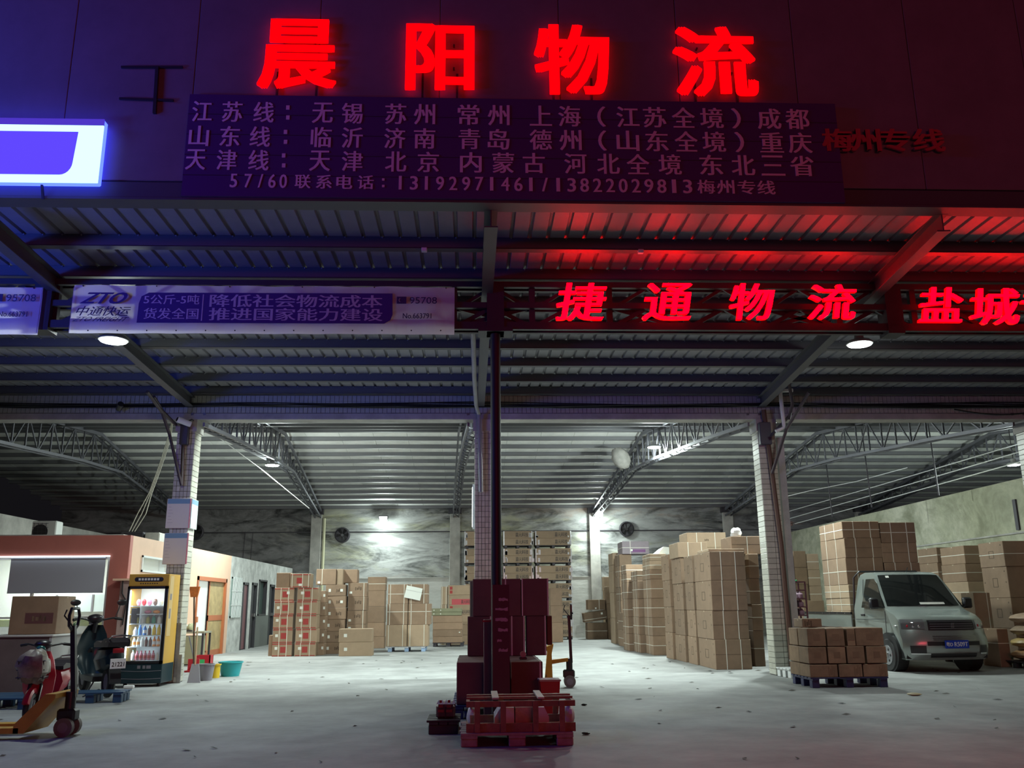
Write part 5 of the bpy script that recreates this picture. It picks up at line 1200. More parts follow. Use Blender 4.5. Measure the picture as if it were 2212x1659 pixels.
# --- small worn cartons on a blue pallet in front of the truck
YI = gnd(1835, 1486).y+.02; zi0 = .15
m_navy = mat('navy_plastic', (.02,.025,.09), .45)
xi0, xi1 = atY(1752, 1476, YI).x, atY(1921, 1476, YI).x
pallet('navy plastic pallet under the small worn cartons', ((xi0+xi1)/2, YI+.42, 0), xi1-xi0, .86, m_navy, 0, .148)
m_worn = mat('worn_kraft_board', (.27,.175,.105), .8, var=.3, scale=6, rnd=.12)
zi = zs_from((1433, 1395.6, 1356), 1830, YI, zi0)
rows = (((1749,1811),(1812,1864),(1866,1920)), ((1746,1787),(1788,1828),(1830,1869),(1871,1916)), ((1744,1785),(1787,1826),(1829,1848),(1849,1910)))
for r, row_ in enumerate(rows):
    vr = (1452, 1414, 1376)[r]
    for c, (u0, u1) in enumerate(row_):
        for q in (0, 1):
            dd = .42
            Yq = YI+q*dd
            xa, xb = atY(u0, vr, YI).x, atY(u1, vr, YI).x
            carton(f'small worn carton, {("first","second","third","fourth")[c]} from the rack in the {("bottom","middle","top")[r]} {("front","rear")[q]} row of the navy pallet', xa+.006, xb-.006, Yq+rc.uniform(0,.015), Yq+dd-.01, zi[r], zi[r+1]-rc.uniform(0,.012), m_worn, rz=rc.uniform(-.03,.03), group='small worn cartons', pr=[(.5,.5,.10,.09,mat('smudged_print', (.20,.125,.075), .8))] if q == 0 and r else [], tx=[(None, .78, .5, .10, .15, mat('smudged_print', (.20,.125,.075), .8))] if r == 0 and q == 0 else [], tape=False)
o = on('odd taller carton behind the small worn cartons by the rack', 1733, 1775, 1345, zi[3]+.001, 1336, YI+.45, .38, m_k1, tx=[(None, .3, .5, .12, .1, m_seam)])
# ================================================================ load round the canopy post
cl = struct('post_cladding', (.245, 9.9, 0)) if False else thing('post_cladding', 'dark square cladding with torn paper remnants round the foot of the canopy post', 'post cover', (.20, 9.86, 0))
xa, xb = atY(1064, 1400, 9.85).x, atY(1101, 1400, 9.85).x
ztop = atY(1080, 1263, 9.85).z
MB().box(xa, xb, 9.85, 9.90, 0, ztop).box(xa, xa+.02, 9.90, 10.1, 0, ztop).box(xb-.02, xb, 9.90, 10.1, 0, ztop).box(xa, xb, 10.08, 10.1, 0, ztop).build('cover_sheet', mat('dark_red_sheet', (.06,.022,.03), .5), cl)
m_torn = mat('torn_paper', (.50,.33,.36), .7, var=.2, scale=20)
for k, (v, u0, u1) in enumerate(((1295,1077,1097),(1316,1070,1097),(1339,1070,1097),(1361,1076,1097),(1384,1074,1084),(1405,1077,1097))):
    rr = random.Random(k+3); q = []
    for i in range(7):
        f = i/6; p = atY(u0+(u1-u0)*f, v-rr.uniform(1.5, 5), 9.848); q.append((p.x, p.z))
    for i in range(6, -1, -1):
        f = i/6; p = atY(u0+(u1-u0)*f, v+rr.uniform(1.5, 4), 9.848); q.append((p.x, p.z))
    MB().prism(q, 9.846, 9.8495).build('torn_paper', m_torn, cl)
YK = 10.55; YK2 = 11.75
zk0 = .145
xk0, xk1 = atY(986, 1515, YK).x, atY(1182, 1515, YK).x
pallet('blue plastic pallet under the dark red-lit load at the canopy post', ((xk0+xk1)/2, YK+.78, 0), xk1-xk0+.1, 1.7, mat('deep_blue_plastic', (.02,.04,.16), .45), 0, .143)
zk1 = atY(1025, 1430, YK).z
wk = dict(group='cartons of the post load', tape=True)
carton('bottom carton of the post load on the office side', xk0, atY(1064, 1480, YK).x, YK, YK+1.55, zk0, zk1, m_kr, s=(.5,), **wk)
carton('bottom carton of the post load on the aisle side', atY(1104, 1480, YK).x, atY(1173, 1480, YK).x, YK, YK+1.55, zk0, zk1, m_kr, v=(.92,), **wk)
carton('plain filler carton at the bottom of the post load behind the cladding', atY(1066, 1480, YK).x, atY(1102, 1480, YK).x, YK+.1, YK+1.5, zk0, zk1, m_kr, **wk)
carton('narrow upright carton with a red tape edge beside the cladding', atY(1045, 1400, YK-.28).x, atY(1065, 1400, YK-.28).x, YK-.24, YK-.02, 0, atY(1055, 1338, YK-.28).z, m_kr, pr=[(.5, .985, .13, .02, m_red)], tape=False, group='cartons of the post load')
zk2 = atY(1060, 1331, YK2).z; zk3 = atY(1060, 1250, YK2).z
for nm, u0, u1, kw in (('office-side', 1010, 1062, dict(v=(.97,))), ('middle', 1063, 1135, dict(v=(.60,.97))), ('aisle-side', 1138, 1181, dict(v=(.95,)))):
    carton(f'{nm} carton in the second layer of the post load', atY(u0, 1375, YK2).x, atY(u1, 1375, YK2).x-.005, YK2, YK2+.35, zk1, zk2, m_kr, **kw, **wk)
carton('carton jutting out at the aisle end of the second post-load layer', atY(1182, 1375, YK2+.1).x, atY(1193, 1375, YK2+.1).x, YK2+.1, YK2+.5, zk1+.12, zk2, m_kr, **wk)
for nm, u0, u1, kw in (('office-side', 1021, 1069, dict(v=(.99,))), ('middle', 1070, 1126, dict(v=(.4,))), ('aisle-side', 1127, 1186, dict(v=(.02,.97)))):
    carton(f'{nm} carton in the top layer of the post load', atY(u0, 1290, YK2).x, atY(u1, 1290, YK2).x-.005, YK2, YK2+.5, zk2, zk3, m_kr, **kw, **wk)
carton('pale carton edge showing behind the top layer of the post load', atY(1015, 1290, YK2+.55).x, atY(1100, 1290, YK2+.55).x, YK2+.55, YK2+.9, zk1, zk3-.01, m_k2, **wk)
t = thing('tape_dispenser', 'small dark tape dispenser lying on the bottom carton by the aisle side', 'tape dispenser', (0, 0, 0))
q = atY(1130, 1424, YK+.35); ORG[t.name] = Vector((q.x, q.y, zk1)); t.location = (q.x, q.y, zk1)
MB().box(q.x-.045, q.x+.045, q.y-.03, q.y+.03, zk1+.002, zk1+.03, b=.006).build('frame', m_blackp, t)
MB().cyl((q.x, q.y-.025, zk1+.06), (q.x, q.y+.025, zk1+.06), .035, n=14).build('tape_roll', m_tape, t)
# red tub
Yr = 10.25
a, b = atY(1167, 1490, Yr), atY(1210, 1472, Yr)
t = thing('plastic_tub', 'red plastic tub with a pale handle hole behind the wooden crate', 'tub', ((a.x+b.x)/2, Yr, 0))
w = b.x-a.x; zt7 = b.z
MB().add([(a.x+.03,Yr+.02,0),(b.x-.03,Yr+.02,0),(b.x-.03,Yr+.24,0),(a.x+.03,Yr+.24,0),(a.x,Yr,zt7),(b.x,Yr,zt7),(b.x,Yr+.27,zt7),(a.x,Yr+.27,zt7)], [(0,3,2,1),(4,5,6,7),(0,1,5,4),(1,2,6,5),(2,3,7,6),(3,0,4,7)]).build('tub_body', m_red, t)
MB().box(a.x-.01, b.x+.01, Yr-.01, Yr+.28, zt7, zt7+.02, b=.005).build('lid', mat('pale_pink_lid', (.55,.35,.38), .5), t)
MB().box((a.x+b.x)/2-.02, (a.x+b.x)/2+.05, Yr-.0, Yr+.012, zt7-.17, zt7-.12).build('handle_hole', m_stk, t)

# ================================================================ wooden crate on a pallet, in front
m_pw = mat('weathered_pale_wood', (.40,.30,.27), .75, var=.35, scale=9)
m_cw = mat('reddish_batten', (.30,.15,.09), .7, var=.35, scale=9)
Yc0 = 8.46
xa, xb = atY(995, 1600, Yc0).x, atY(1239, 1600, Yc0).x
zp = atY(1117, 1583, Yc0).z
t = thing('pallet', 'weathered pale wooden pallet under the slatted crate', 'pallet', ((xa+xb)/2, Yc0, 0))
for k in range(6): MB().box(xa-.01*(k % 2), xb+.012*(k % 3), Yc0+.0+k*.15, Yc0+.125+k*.15, zp-.022, zp, b=.003).build('deck_slat', m_pw, t)
for x in (xa+.0, (xa+xb)/2-.075, xb-.15):
    for y in (Yc0, Yc0+.36, Yc0+.74): MB().box(x, x+.15, y+.005, y+.13, 0, zp-.046, b=.008).build('block', m_pw, t)
    MB().box(x, x+.15, Yc0, Yc0+.88, zp-.046, zp-.022).build('stringer', m_pw, t)
ca, cb_ = atY(1007, 1540, Yc0+.04).x, atY(1243, 1540, Yc0+.04).x
zc0, zc1 = zp+.001, atY(1120, 1514, Yc0+.04).z
t = thing('slatted_crate', 'open reddish wooden crate of battens holding foam-packed parts on the pale pallet', 'crate', ((ca+cb_)/2, Yc0+.04, zc0))
y0, y1 = Yc0+.04, Yc0+.72
for y in (y0, y1-.03):
    MB().box(ca, cb_, y, y+.03, zc0, zc0+.075).build('batten', m_cw, t)
    MB().box(ca, cb_, y, y+.03, zc1-.05, zc1).build('batten', m_cw, t)
for x in (ca, cb_-.03):
    MB().box(x, x+.03, y0+.03, y1-.03, zc0, zc0+.06).build('batten', m_cw, t)
    MB().box(x, x+.03, y0+.03, y1-.03, zc1-.05, zc1).build('batten', m_cw, t)
for u in (1031, 1087, 1157, 1214):
    x = atY(u, 1540, y0).x; MB().box(x-.025, x+.025, y0-.02, y0, zc0, zc1).build('batten', m_cw, t)
    MB().box(x-.025, x+.025, y1, y1+.02, zc0, zc1).build('batten', m_cw, t)
for y in (y0+.22, y0+.44): MB().box(ca, cb_, y, y+.05, zc1-.005, zc1+.015).build('top_batten', m_cw, t)
for u in (1069, 1164):
    x = atY(u, 1510, y0+.3).x; MB().box(x-.03, x+.03, y0, y1, zc1+.015, zc1+.03).build('cross_batten', mat('pale_new_batten', (.55,.50,.40), .6), t)
MB().box(ca, cb_, y0+.03, y1-.03, zc0, zc0+.012).build('floor_board', m_cw, t)
m_foam = mat('white_foam', (.62,.56,.56), .6)
for i, (u0, u1, lb_, w) in enumerate(((1068, 1110, 'moulded foam block at the office side of the slatted crate', 0), (1112, 1150, 'film-wrapped part in the middle of the slatted crate', 1), (1152, 1184, 'moulded foam block at the aisle side of the slatted crate', 0))):
    xa2, xb2 = atY(u0, 1545, y0+.2).x, atY(u1, 1545, y0+.2).x; z0 = zc0+.013; hh = atY(1110, 1526, y0+.2).z-z0
    s0, s1 = ((.35, 1), (.9, .9), (1, .35))[i]
    mid = (xa2+xb2)/2; W = (xb2-xa2)/2
    poly = [(xa2, z0), (xb2, z0), (xb2, z0+hh*.55), (mid+W*(.98 if s1 > .8 else .4), z0+hh), (mid-W*(.98 if s0 > .8 else .4), z0+hh), (xa2, z0+hh*.55)]
    o = MB().prism(poly, y0+.1, y0+.5).build('foam_block' if not w else 'wrapped_part', m_foam if not w else mat('amber_wrap', (.45,.30,.22), .3, var=.3, scale=12)); tag(o, lb_, 'foam' if not w else 'package')
for u, lb_ in ((1019, 'office'), (1232, 'aisle')):
    q = atY(u, 1545, y0+.15); o = MB().blob((0,0,.10), (.05,.12,.09), 10, 7, .15).build('plastic_bag', m_foam, None, True); o.location = (q.x, y0+.25, zc0+.012); tag(o, f'crumpled white bag tucked in the {lb_}-side end of the slatted crate', 'bag')
# small black pallet with a dark red parcel
Yq = gnd(950, 1587).y
xa, xb = atY(921, 1570, Yq).x, atY(994, 1570, Yq).x
pallet('small black pallet beside the pale pallet', ((xa+xb)/2, Yq+.3, 0), xb-xa, .6, mat('black_wood', (.03,.025,.028), .6), 0, .13, slats=4)
q0, q1 = atY(942, 1540, Yq+.15).x, atY(983, 1540, Yq+.15).x
t = thing('wrapped_parcel', 'dark red film-wrapped parcel on the small black pallet', 'parcel', ((q0+q1)/2, Yq+.3, .13))
zq = atY(962, 1522, Yq+.15).z
MB().box(q0, q1, Yq+.15, Yq+.5, .131, zq, b=.02).build('parcel_body', mat('dark_red_film', (.10,.02,.03), .2, var=.4, scale=14), t)
for k in range(5):
    x = q0+(q1-q0)*(k+.5)/5; MB().add([(x-.02, Yq+.2, zq-.002), (x+.02, Yq+.2, zq-.002), (x+.005, Yq+.25, zq+.04), (x, Yq+.3, zq-.002)], [(0,1,2), (1,3,2), (3,0,2)]).build('film_peak', mat('white_film', (.6,.6,.6), .25), t)
MB().box((q0+q1)/2-.006, (q0+q1)/2+.006, Yq+.147, Yq+.15, .14, zq-.02).build('binding', m_black, t)
for k, u in enumerate((952, 970)):
    xx = atY(u, 1545, Yq+.14).x
    for i in range(3): MB().box(xx-.03+.008*i, xx+.03-.01*i, Yq+.146, Yq+.1495, .19+i*.045, .215+i*.045).build('print_mark', m_redp, t)

# ================================================================ the light truck
TR = thing('pickup_truck', 'silver light cargo truck with a blue number plate parked by the carton stacks', 'truck', (8.43, 15.98, 0), None, math.radians(3), True)
m_sil = mat('silver_green_paint', (.36,.41,.39), .22, .55)
m_glassd = mat('dark_windscreen', (.012,.014,.014), .04, spec=.6)
HW = .80
# side outline of the cab: (y from the bumper back, z, half-width factor, how far the corner wraps back)
PR = [(.10,.22,.93,.16),(.03,.30,.98,.20),(.0,.42,1.0,.22),(.0,.56,1.0,.22),(.03,.66,1.0,.24),(.05,.86,.99,.26),(.10,.93,.98,.26),(.30,.99,.97,.16),(.62,1.06,.96,.08),
      (.72,1.10,.96,.07),(1.12,1.60,.84,.05),(1.24,1.73,.80,.04),(1.42,1.79,.77,.02),(1.72,1.80,.77,.0),(1.90,1.76,.78,.0),(1.95,1.66,.82,.0),(1.97,1.10,.98,.0),(1.97,.38,1.0,.0)]
def prv(i, s):
    y, z, f, wp = PR[i]; return (s*HW*f, y+wp*abs(s)**3, z-.012*abs(s)**4 if z > 1.5 else z)
ST = [-1,-.92,-.75,-.5,-.25,0,.25,.5,.75,.92,1]
vs_ = [prv(i, s) for i in range(len(PR)) for s in ST]; n = len(ST)
fs = [(i*n+k, i*n+k+1, (i+1)*n+k+1, (i+1)*n+k) for i in range(len(PR)-1) for k in range(n-1)]
fs += [tuple(i*n for i in range(len(PR)))[::-1], tuple(i*n+n-1 for i in range(len(PR)))]
MB().add(vs_, fs).build('cab', m_sil, TR, True, True)
def patch(i0, t0, i1, t1, s0, s1, off, ns=8, nt=3):
    # a panel lying on the cab surface between outline points i0..i1
    def pos(t, s):
        i = min(int(t), len(PR)-2); f = t-i; a, b = Vector(prv(i, s)), Vector(prv(i+1, s)); return a.lerp(b, f)
    V = []; A, B = i0+t0, i1+t1
    ts = sorted(set([A, B]+[k for k in range(math.ceil(A), math.floor(B)+1)]+[A+(B-A)*k/nt for k in range(nt+1)]))
    for t in ts:
        for k in range(ns+1):
            s = s0+(s1-s0)*k/ns; p = pos(t, s); e = .02
            dt = pos(min(t+e, len(PR)-1.001), s)-pos(max(t-e, 0), s); ds = pos(t, min(1, s+e))-pos(t, max(-1, s-e))
            nr = ds.cross(dt).normalized(); V.append(p+nr*off)
    m_ = len(ts); F = [(i*(ns+1)+k, i*(ns+1)+k+1, (i+1)*(ns+1)+k+1, (i+1)*(ns+1)+k) for i in range(m_-1) for k in range(ns)]
    return V, F
def addpatch(name, m, *a, par=None, sm=True, **k):
    V, F = patch(*a, **k); return MB().add(V, F).build(name, m, par or TR, sm, True)
ws = addpatch('windscreen', m_glassd, 9, .1, 11, .0, -.93, .93, .006)
addpatch('permit_sticker', m_stk, 10, .55, 10, .85, -.72, -.62, .010, par=ws)
addpatch('dashboard_paper', m_stk, 9, .14, 9, .22, -.1, .55, .009, par=ws)
gr = addpatch('grille', m_blackp, 4, .35, 5, .55, -.48, .62, .008)
for k in range(5):
    t = .46+.2*k; addpatch('grille_slat', m_grey, 4+int(t), t % 1, 4+int(t+.035), (t+.035) % 1, -.44, .58, .016, par=gr)
M = Matrix.Translation((.06, .045, .80))
lg = MB()
lg.prism([(-.035,-.05),(-.005,-.05),(.012,.02),(-.012,.06),(-.03,.02)], -.012, 0, 'y', M).prism([(.035,.05),(.005,.05),(-.006,0),(.012,-.06),(.03,-.02)], -.012, 0, 'y', M)
lg.build('front_emblem', m_chrome, gr, local=True)
for s0, s1, nm in ((-.97, -.55, 0), (.68, .97, 1)):
    hl = addpatch('headlamp', mat('headlamp_glass', (.35,.36,.37), .05, .6), 4, .45, 5, .75, s0, s1, .010)
    for k in range(3):
        c = Vector(prv(5, s0+(s1-s0)*(.25+.25*k))); MB().blob((c.x, c.y-.012, .80), (.028,.016,.03), 10, 6).build('lamp_reflector', m_chrome if k else m_redb, hl, True, True)
addpatch('bumper_slot', m_blackp, 2, .35, 2, .85, -.55, .68, .006)
for k in range(3): addpatch('chrome_strip', m_chrome, 3, .02+.3*k, 3, .10+.3*k, -.42, .60, .010)
for s0, s1 in ((-.88, -.58), (.70, .92)):
    f = addpatch('fog_lamp_recess', m_blackp, 1, .3, 2, .35, s0, s1, .006)
    addpatch('chrome_strip', m_chrome, 1, .15, 1, .35, s0, s1+(.08 if s0 < 0 else 0), .012, par=f)
addpatch('lower_grille', m_blackp, 0, .6, 1, .3, -.5, .6, .006)
bp_ = MB().box(-.16, .28, -.045, -.03, .42, .56, b=.004).build('number_plate', mat('blue_plate', (.015,.05,.42), .4), TR, local=True)
text_into(MB(), '粤D', -.14, -.02, .455, .53, -.046, .015).build('plate_number', m_white, bp_, local=True)
text_into(MB(), 'R509T', .01, .26, .455, .53, -.046, .015).build('plate_number', m_white, bp_, local=True)
for sg in (-1, 1):
    def sp(y, z, off=.006):
        # point on the side of the cab
        for i in range(9, len(PR)-1): pass
        t = 0 if z < 1.06 else (z-1.06)/(1.74-1.06)
        return (sg*(HW*(.985-.20*t)+off), y, z)
    w = [(.80,1.12),(1.17,1.58),(1.30,1.66),(1.62,1.66),(1.66,1.12)]
    V = [sp(y, z, .014) for y, z in w]+[sp(y, z, -.02) for y, z in w]; q = len(w)
    sw = MB().add(V, [tuple(range(q)), tuple(range(q,2*q))]+[(k,(k+1)%q,q+(k+1)%q,q+k) for k in range(q)]).build('side_window', m_glassd, TR, local=True)
    for pts in ([(.74,1.06),(.76,.45)],[(1.74,1.66),(1.76,.45)],[(.76,.45),(1.76,.45)],[(.72,.92),(1.9,.90)]):
        MB().tube([sp(y, z, .010) for y, z in pts], .006, 4).build('panel_gap', m_steel_dk, TR, local=True)
    MB().box(min(sg*(HW-.0), sg*(HW+.03)), max(sg*(HW-.0), sg*(HW+.03)), 1.5, 1.64, .96, 1.01, b=.01).build('door_handle', m_blackp, TR, local=True)
    a = MB().tube([sp(.85,1.12,0), (sg*(HW+.08), .86, 1.14), (sg*(HW+.12), .88, 1.18)], .015, 6).build('mirror_arm', m_blackp, TR, True, True)
    MB().box(min(sg*(HW+.03), sg*(HW+.21)), max(sg*(HW+.03), sg*(HW+.21)), .84, .94, 1.10, 1.30, b=.03).build('mirror_head', m_blackp, a, True, True)
    MB().blob((sg*(HW+.0), .42, .80), (.02,.05,.02), 8, 5).build('side_repeater', m_chrome, TR, True, True)
    for yy in (.74, 3.2):
        MB().cyl((sg*(HW+.004), yy, .33), (sg*(HW-.2), yy, .33), .35, n=26).build('wheel_arch', m_black, TR, True, True)
        w = MB().lathe([(.19,-.0),(.27,.0),(.285,-.03),(.285,-.14),(.26,-.17),(.15,-.17)], (0,0,0), 26, Matrix.Translation((sg*(HW+.03), yy, .285)) @ Matrix.Rotation(sg*math.pi/2, 4, 'Y')).build('tyre', m_black, TR, True, True)
        MB().cyl((sg*(HW-.02), yy, .285), (sg*(HW+.036), yy, .285), .19, .17, n=22).build('wheel_rim', mat('steel_rim', (.35,.36,.38), .35, .7), w, True, True)
        MB().cyl((sg*(HW+.03), yy, .285), (sg*(HW+.058), yy, .285), .055, n=12).build('hub_cap', m_chrome, w, True, True)
        for k in range(6):
            an = k*math.pi/3; MB().cyl((sg*(HW+.016), yy+.11*math.cos(an), .285+.11*math.sin(an)), (sg*(HW+.040), yy+.11*math.cos(an), .285+.11*math.sin(an)), .024, n=8).build('rim_hole', m_black, w, True, True)
# bed
MB().box(-HW, HW, 2.03, 4.35, .66, .74).build('bed_floor', m_steel_dk, TR, local=True)
for sg in (-1, 1):
    x0, x1 = (-HW-.03, -HW) if sg < 0 else (HW, HW+.03)
    b = MB().box(x0, x1, 2.05, 4.35, .74, 1.02, b=.006).build('side_board', m_sil, TR, local=True)
    MB().box(x0-.006, x1+.006, 2.05, 4.35, .99, 1.035).build('board_rail', m_blackp, b, local=True)
    for k in range(6): MB().blob((x0 if sg < 0 else x1, 2.3+k*.35, 1.01), (.012,.012,.012), 6, 4).build('rail_rivet', m_chrome, b, local=True)
    MB().box(x0+.01, x1-.01, 2.05, 4.35, .58, .66).build('reflector_beam', m_steel_dk, TR, local=True)
    for k in range(10): MB().box(x0-.004 if sg < 0 else x0+.02, x0+.012 if sg < 0 else x1+.004, 2.08+k*.2, 2.26+k*.2, .59, .65).build('reflector_strip', m_red if k % 2 else m_white, TR, local=True)
MB().box(-HW, HW, 4.35, 4.38, .70, 1.02).build('tailgate', m_sil, TR, local=True)
MB().box(-.35, .35, .9, 4.3, .42, .58).build('chassis', m_black, TR, local=True)
MB().box(-HW+.05, HW-.05, .2, 1.9, .24, .4).build('underbody', m_black, TR, local=True)
MB().tube([(-.78,2.0,.9),(-.72,2.0,1.70),(-.6,2.0,1.82),(.6,2.0,1.82),(.72,2.0,1.70),(.78,2.0,.9)], .02, 6).build('headboard_frame', m_blackp, TR, True, True)
for x, s in ((-.12, .55), (.02, -.52)):
    a = Vector(prv(9, x/HW)); MB().tube([(x, a.y+.03, a.z+.03), (x+.3*s, a.y+.05, a.z+.055), (x+s, a.y+.075, a.z+.06)], .009, 5).build('wiper', m_grey, TR, local=True)
MB().tube([(.12,1.5,1.79),(.08,1.36,1.87)], .008, 5).build('aerial', m_black, TR, local=True)
for k in range(1): MB().tube([(.0,1.0,1.0),(.0,1.0,1.02)], .005, 4).build('bonnet_catch', m_black, TR, local=True)

# cartons on the truck
YL = 18.12; TXC = 8.43-.108
zb0 = .745
for nm, x0, x1, vs_, u, d in (('driver-side', TXC-.77, TXC+.01, (1320, 1292, 1263, 1204.6, 1162, 1126), 1823, 1.25), ('wall-side', TXC+.02, TXC+.76, (1318, 1290, 1255, 1215, 1172, 1128), 1950, 1.4)):
    zz = zs_from(vs_, u, YL, zb0)
    column('strapped carton', f'the {"rack-side" if nm == "driver-side" else "wall-side"} column loaded on the truck', 0, 0, 0, zz, YL, d, lambda i: m_k2 if i < 3 else m_k1, 'cartons on the truck', x=(x0, x1), v=(.30, .75), h=lambda i: (.5,) if i != 4 else (), s=(.35, .75), seam=.5, tape=False)

# ================================================================ wire rack, white pallet, trolley, ceiling fans, oddments
Yk = 16.75
a, b = atY(1670, 1330, Yk), atY(1738, 1257, Yk)
rk = thing('wire_cage_rack', 'rusty purple wire cage rack of bottles on thin legs beside the entrance pillar', 'rack', ((a.x+b.x)/2, Yk, 0))
m_rust = mat('rusty_purple_steel', (.12,.055,.07), .5, .4)
for x in (a.x, b.x):
    for y in (Yk, Yk+.35): MB().bar((x, y, 0), (x, y, b.z), .025).build('upright', m_rust, rk)
nz = [a.z+(b.z-a.z)*k/4 for k in range(5)]
for z in nz:
    for y in (Yk, Yk+.35): MB().bar((a.x, y, z), (b.x, y, z), .022).build('rail', m_rust, rk)
    for x in (a.x, b.x): MB().bar((x, Yk, z), (x, Yk+.35, z), .022).build('rail', m_rust, rk)
for z in nz[:3]: MB().box(a.x, b.x, Yk, Yk+.35, z, z+.008).build('shelf', m_rust, rk)
xm = a.x+(b.x-a.x)*.28; MB().bar((xm, Yk, a.z), (xm, Yk, b.z+.08), .03).build('upright', m_rust, rk)
m_pb = mat('mauve_bottle', (.30,.20,.26), .3)
for r in range(3):
    for c in range(4):
        for q in range(2):
            x = a.x+.09+c*(b.x-a.x-.16)/3; y = Yk+.09+q*.17; z = nz[r]+.009; hh = nz[1]-nz[0]-.03
            o = MB().lathe([(.045,0),(.05,hh*.1),(.05,hh*.6),(.02,hh*.85),(.02,hh)], (0,0,0), 10).build('mauve_bottle', m_pb, None, True); o.location = (x, y, z)
            tag(o, f'mauve bottle, {("first","second","third","fourth")[c]} from the pillar in the {("front","rear")[q]} row on the {("lowest","middle","upper")[r]} rack shelf', 'bottle', 'bottles in the wire cage rack')
gl = MB().box(0, .16, 0, .12, 0, .03, b=.008).build('green_tray', mat('bright_green_plastic', (.02,.45,.16), .4)); gl.location = (atY(1708, 1254, Yk).x, Yk+.1, nz[4]+.012); tag(gl, 'bright green plastic tray on top of the wire cage rack', 'tray')
p = gnd(1700, 1459)
pallet('white plastic pallet on the floor at the foot of the wire rack', (p.x+.08, 15.66, 0), .56, .55, m_white, .1, .15, slats=4)
t = thing('hand_trolley', 'bent steel hand trolley leaning by the wire rack', 'trolley', gnd(1712, 1440))
A = atY(1690, 1340, Yk+.2); B = gnd(1706, 1448); B.z = .17
MB().tube([A, A.lerp(B, .5)+Vector((-.03,0,0)), B+Vector((.02,0,.25)), B+Vector((.10,0,.06))], .022, 7).build('trolley_frame', mat('trolley_grey', (.12,.13,.15), .4, .5), t, True)
MB().tube([A+Vector((.12,.05,0)), B+Vector((.14,.05,.25)), B+Vector((.2,.05,.06))], .022, 7).build('trolley_frame', mat('trolley_grey', (.12,.13,.15), .4, .5), t, True)
MB().box(B.x+.0, B.x+.24, B.y+.1, B.y+.16, .17, .42, b=.01).build('toe_plate', mat('mauve_plate', (.25,.16,.2), .5), t)
o = MB().blob((0,0,.12), (.16,.14,.13), 12, 8, .12).build('plastic_bag', mat('grey_green_film', (.22,.28,.28), .3), None, True); q = atY(1720, 1408, Yk+.0); o.location = (p.x+.10, 15.62, .152); tag(o, 'grey-green bag on the white pallet beside the worn cartons', 'bag')
o = MB().box(0, .09, 0, .06, 0, 1.25, b=.005).build('timber_batten', m_wood); q = gnd(1686, 1440); o.location = (q.x, q.y+.15, 0); o.rotation_euler = (-.06, .05, 0); tag(o, 'pale timber batten leaning by the entrance pillar behind the rack', 'batten')
# brown pipe down the entrance pillar and steel struts up to the canopy
t = thing('pillar_pipe', 'brown pipe running down the face of the entrance pillar by the rack', 'pipe', (5.5, YP-.05, 0))
MB().tube([(5.52, YP-.06, .02), (5.50, YP-.06, 2.2), (5.42, YP-.06, 3.9), (5.36, YP-.10, 4.7)], .045, 8).build('pipe', mat('rust_pipe', (.10,.05,.035), .6), t, True)
MB().box(5.6, 5.72, YP+.0, YP+.1, 0, 4.2).build('side_strip', m_plaster, t)
def strut(label, pts, r=.03):
    o = MB().tube([atY(u, v, Y) for u, v, Y in pts], r, 6).build('steel_strut', mat('strut_steel', (.07,.05,.06), .5, .3)); tag(o, label, 'strut', 'steel struts'); return o
strut('long steel strut rising from the entrance pillar by the rack to the canopy', [(1668, 1022, YP-.1), (1700, 925, 15.4), (1748, 847, 14.7)])
strut('short steel strut bracing the top of the entrance pillar by the rack', [(1662, 945, YP-.1), (1710, 893, 15.5)])
strut('upright steel strut hanging beside the pale pipe at the entrance pillar', [(1702, 815, 15.0), (1712, 872, 15.3), (1704, 905, 15.5)])
strut('long steel strut rising from the notice pillar to the canopy', [(392, 1048, YP-.08), (366, 938, 15.6), (350, 890, 15.3), (318, 846, 14.7)])
strut('short steel strut bracing the top of the notice pillar', [(380, 918, YP-.1), (352, 890, 15.4), (332, 857, 15.0)])
strut('upright steel strut fixed on the face of the notice pillar', [(392, 1048, YP-.08), (395, 960, YP-.06)])
t = MB().tube([atY(u, v, 15.5) for u, v in ((1712, 843), (1689, 844), (1686, 850), (1690, 890), (1694, 923), (1676, 932))], .035, 8).build('white_pipe', m_white, None, True); tag(t, 'bent white plastic pipe under the canopy at the entrance pillar', 'pipe')
for u, nm in ((396, 'notice'), (1652, 'rack-side')):
    a = atY(u-9, 960, YP-.12); b = atY(u+12, 912, YP-.12)
    o = MB().box(a.x, b.x, YP-.14, YP-.03, a.z, b.z, b=.01).build('switch_box', mat('dark_box_paint', (.04,.035,.06), .5)); tag(o, f'dark metal switch box at the head of the {nm} pillar', 'box')
def cctv(u, v, Y, lb_, m, dx=-1):
    p = atY(u, v, Y); t = thing('security_camera', lb_, 'camera', p)
    MB().cyl(p, p+Vector((dx*.20,-.12,.07)), .05, .055, n=12).build('camera_barrel', m, t, True)
    MB().cyl(p+Vector((dx*.2,-.12,.07)), p+Vector((dx*.205,-.125,.072)), .04, n=12).build('camera_lens', m_black, t, True)
    MB().tube([p+Vector((dx*.08,-.04,.03)), p+Vector((0,.05,.10)), p+Vector((.0,.12,.1))], .015, 6).build('mount_arm', m_steel_dk, t)
cctv(412, 917, YP-.2, 'pale bullet security camera on the head of the notice pillar', m_white)
cctv(256, 884, YP-.12, 'dark security camera on the entrance beam above the office', m_blackp, .4)
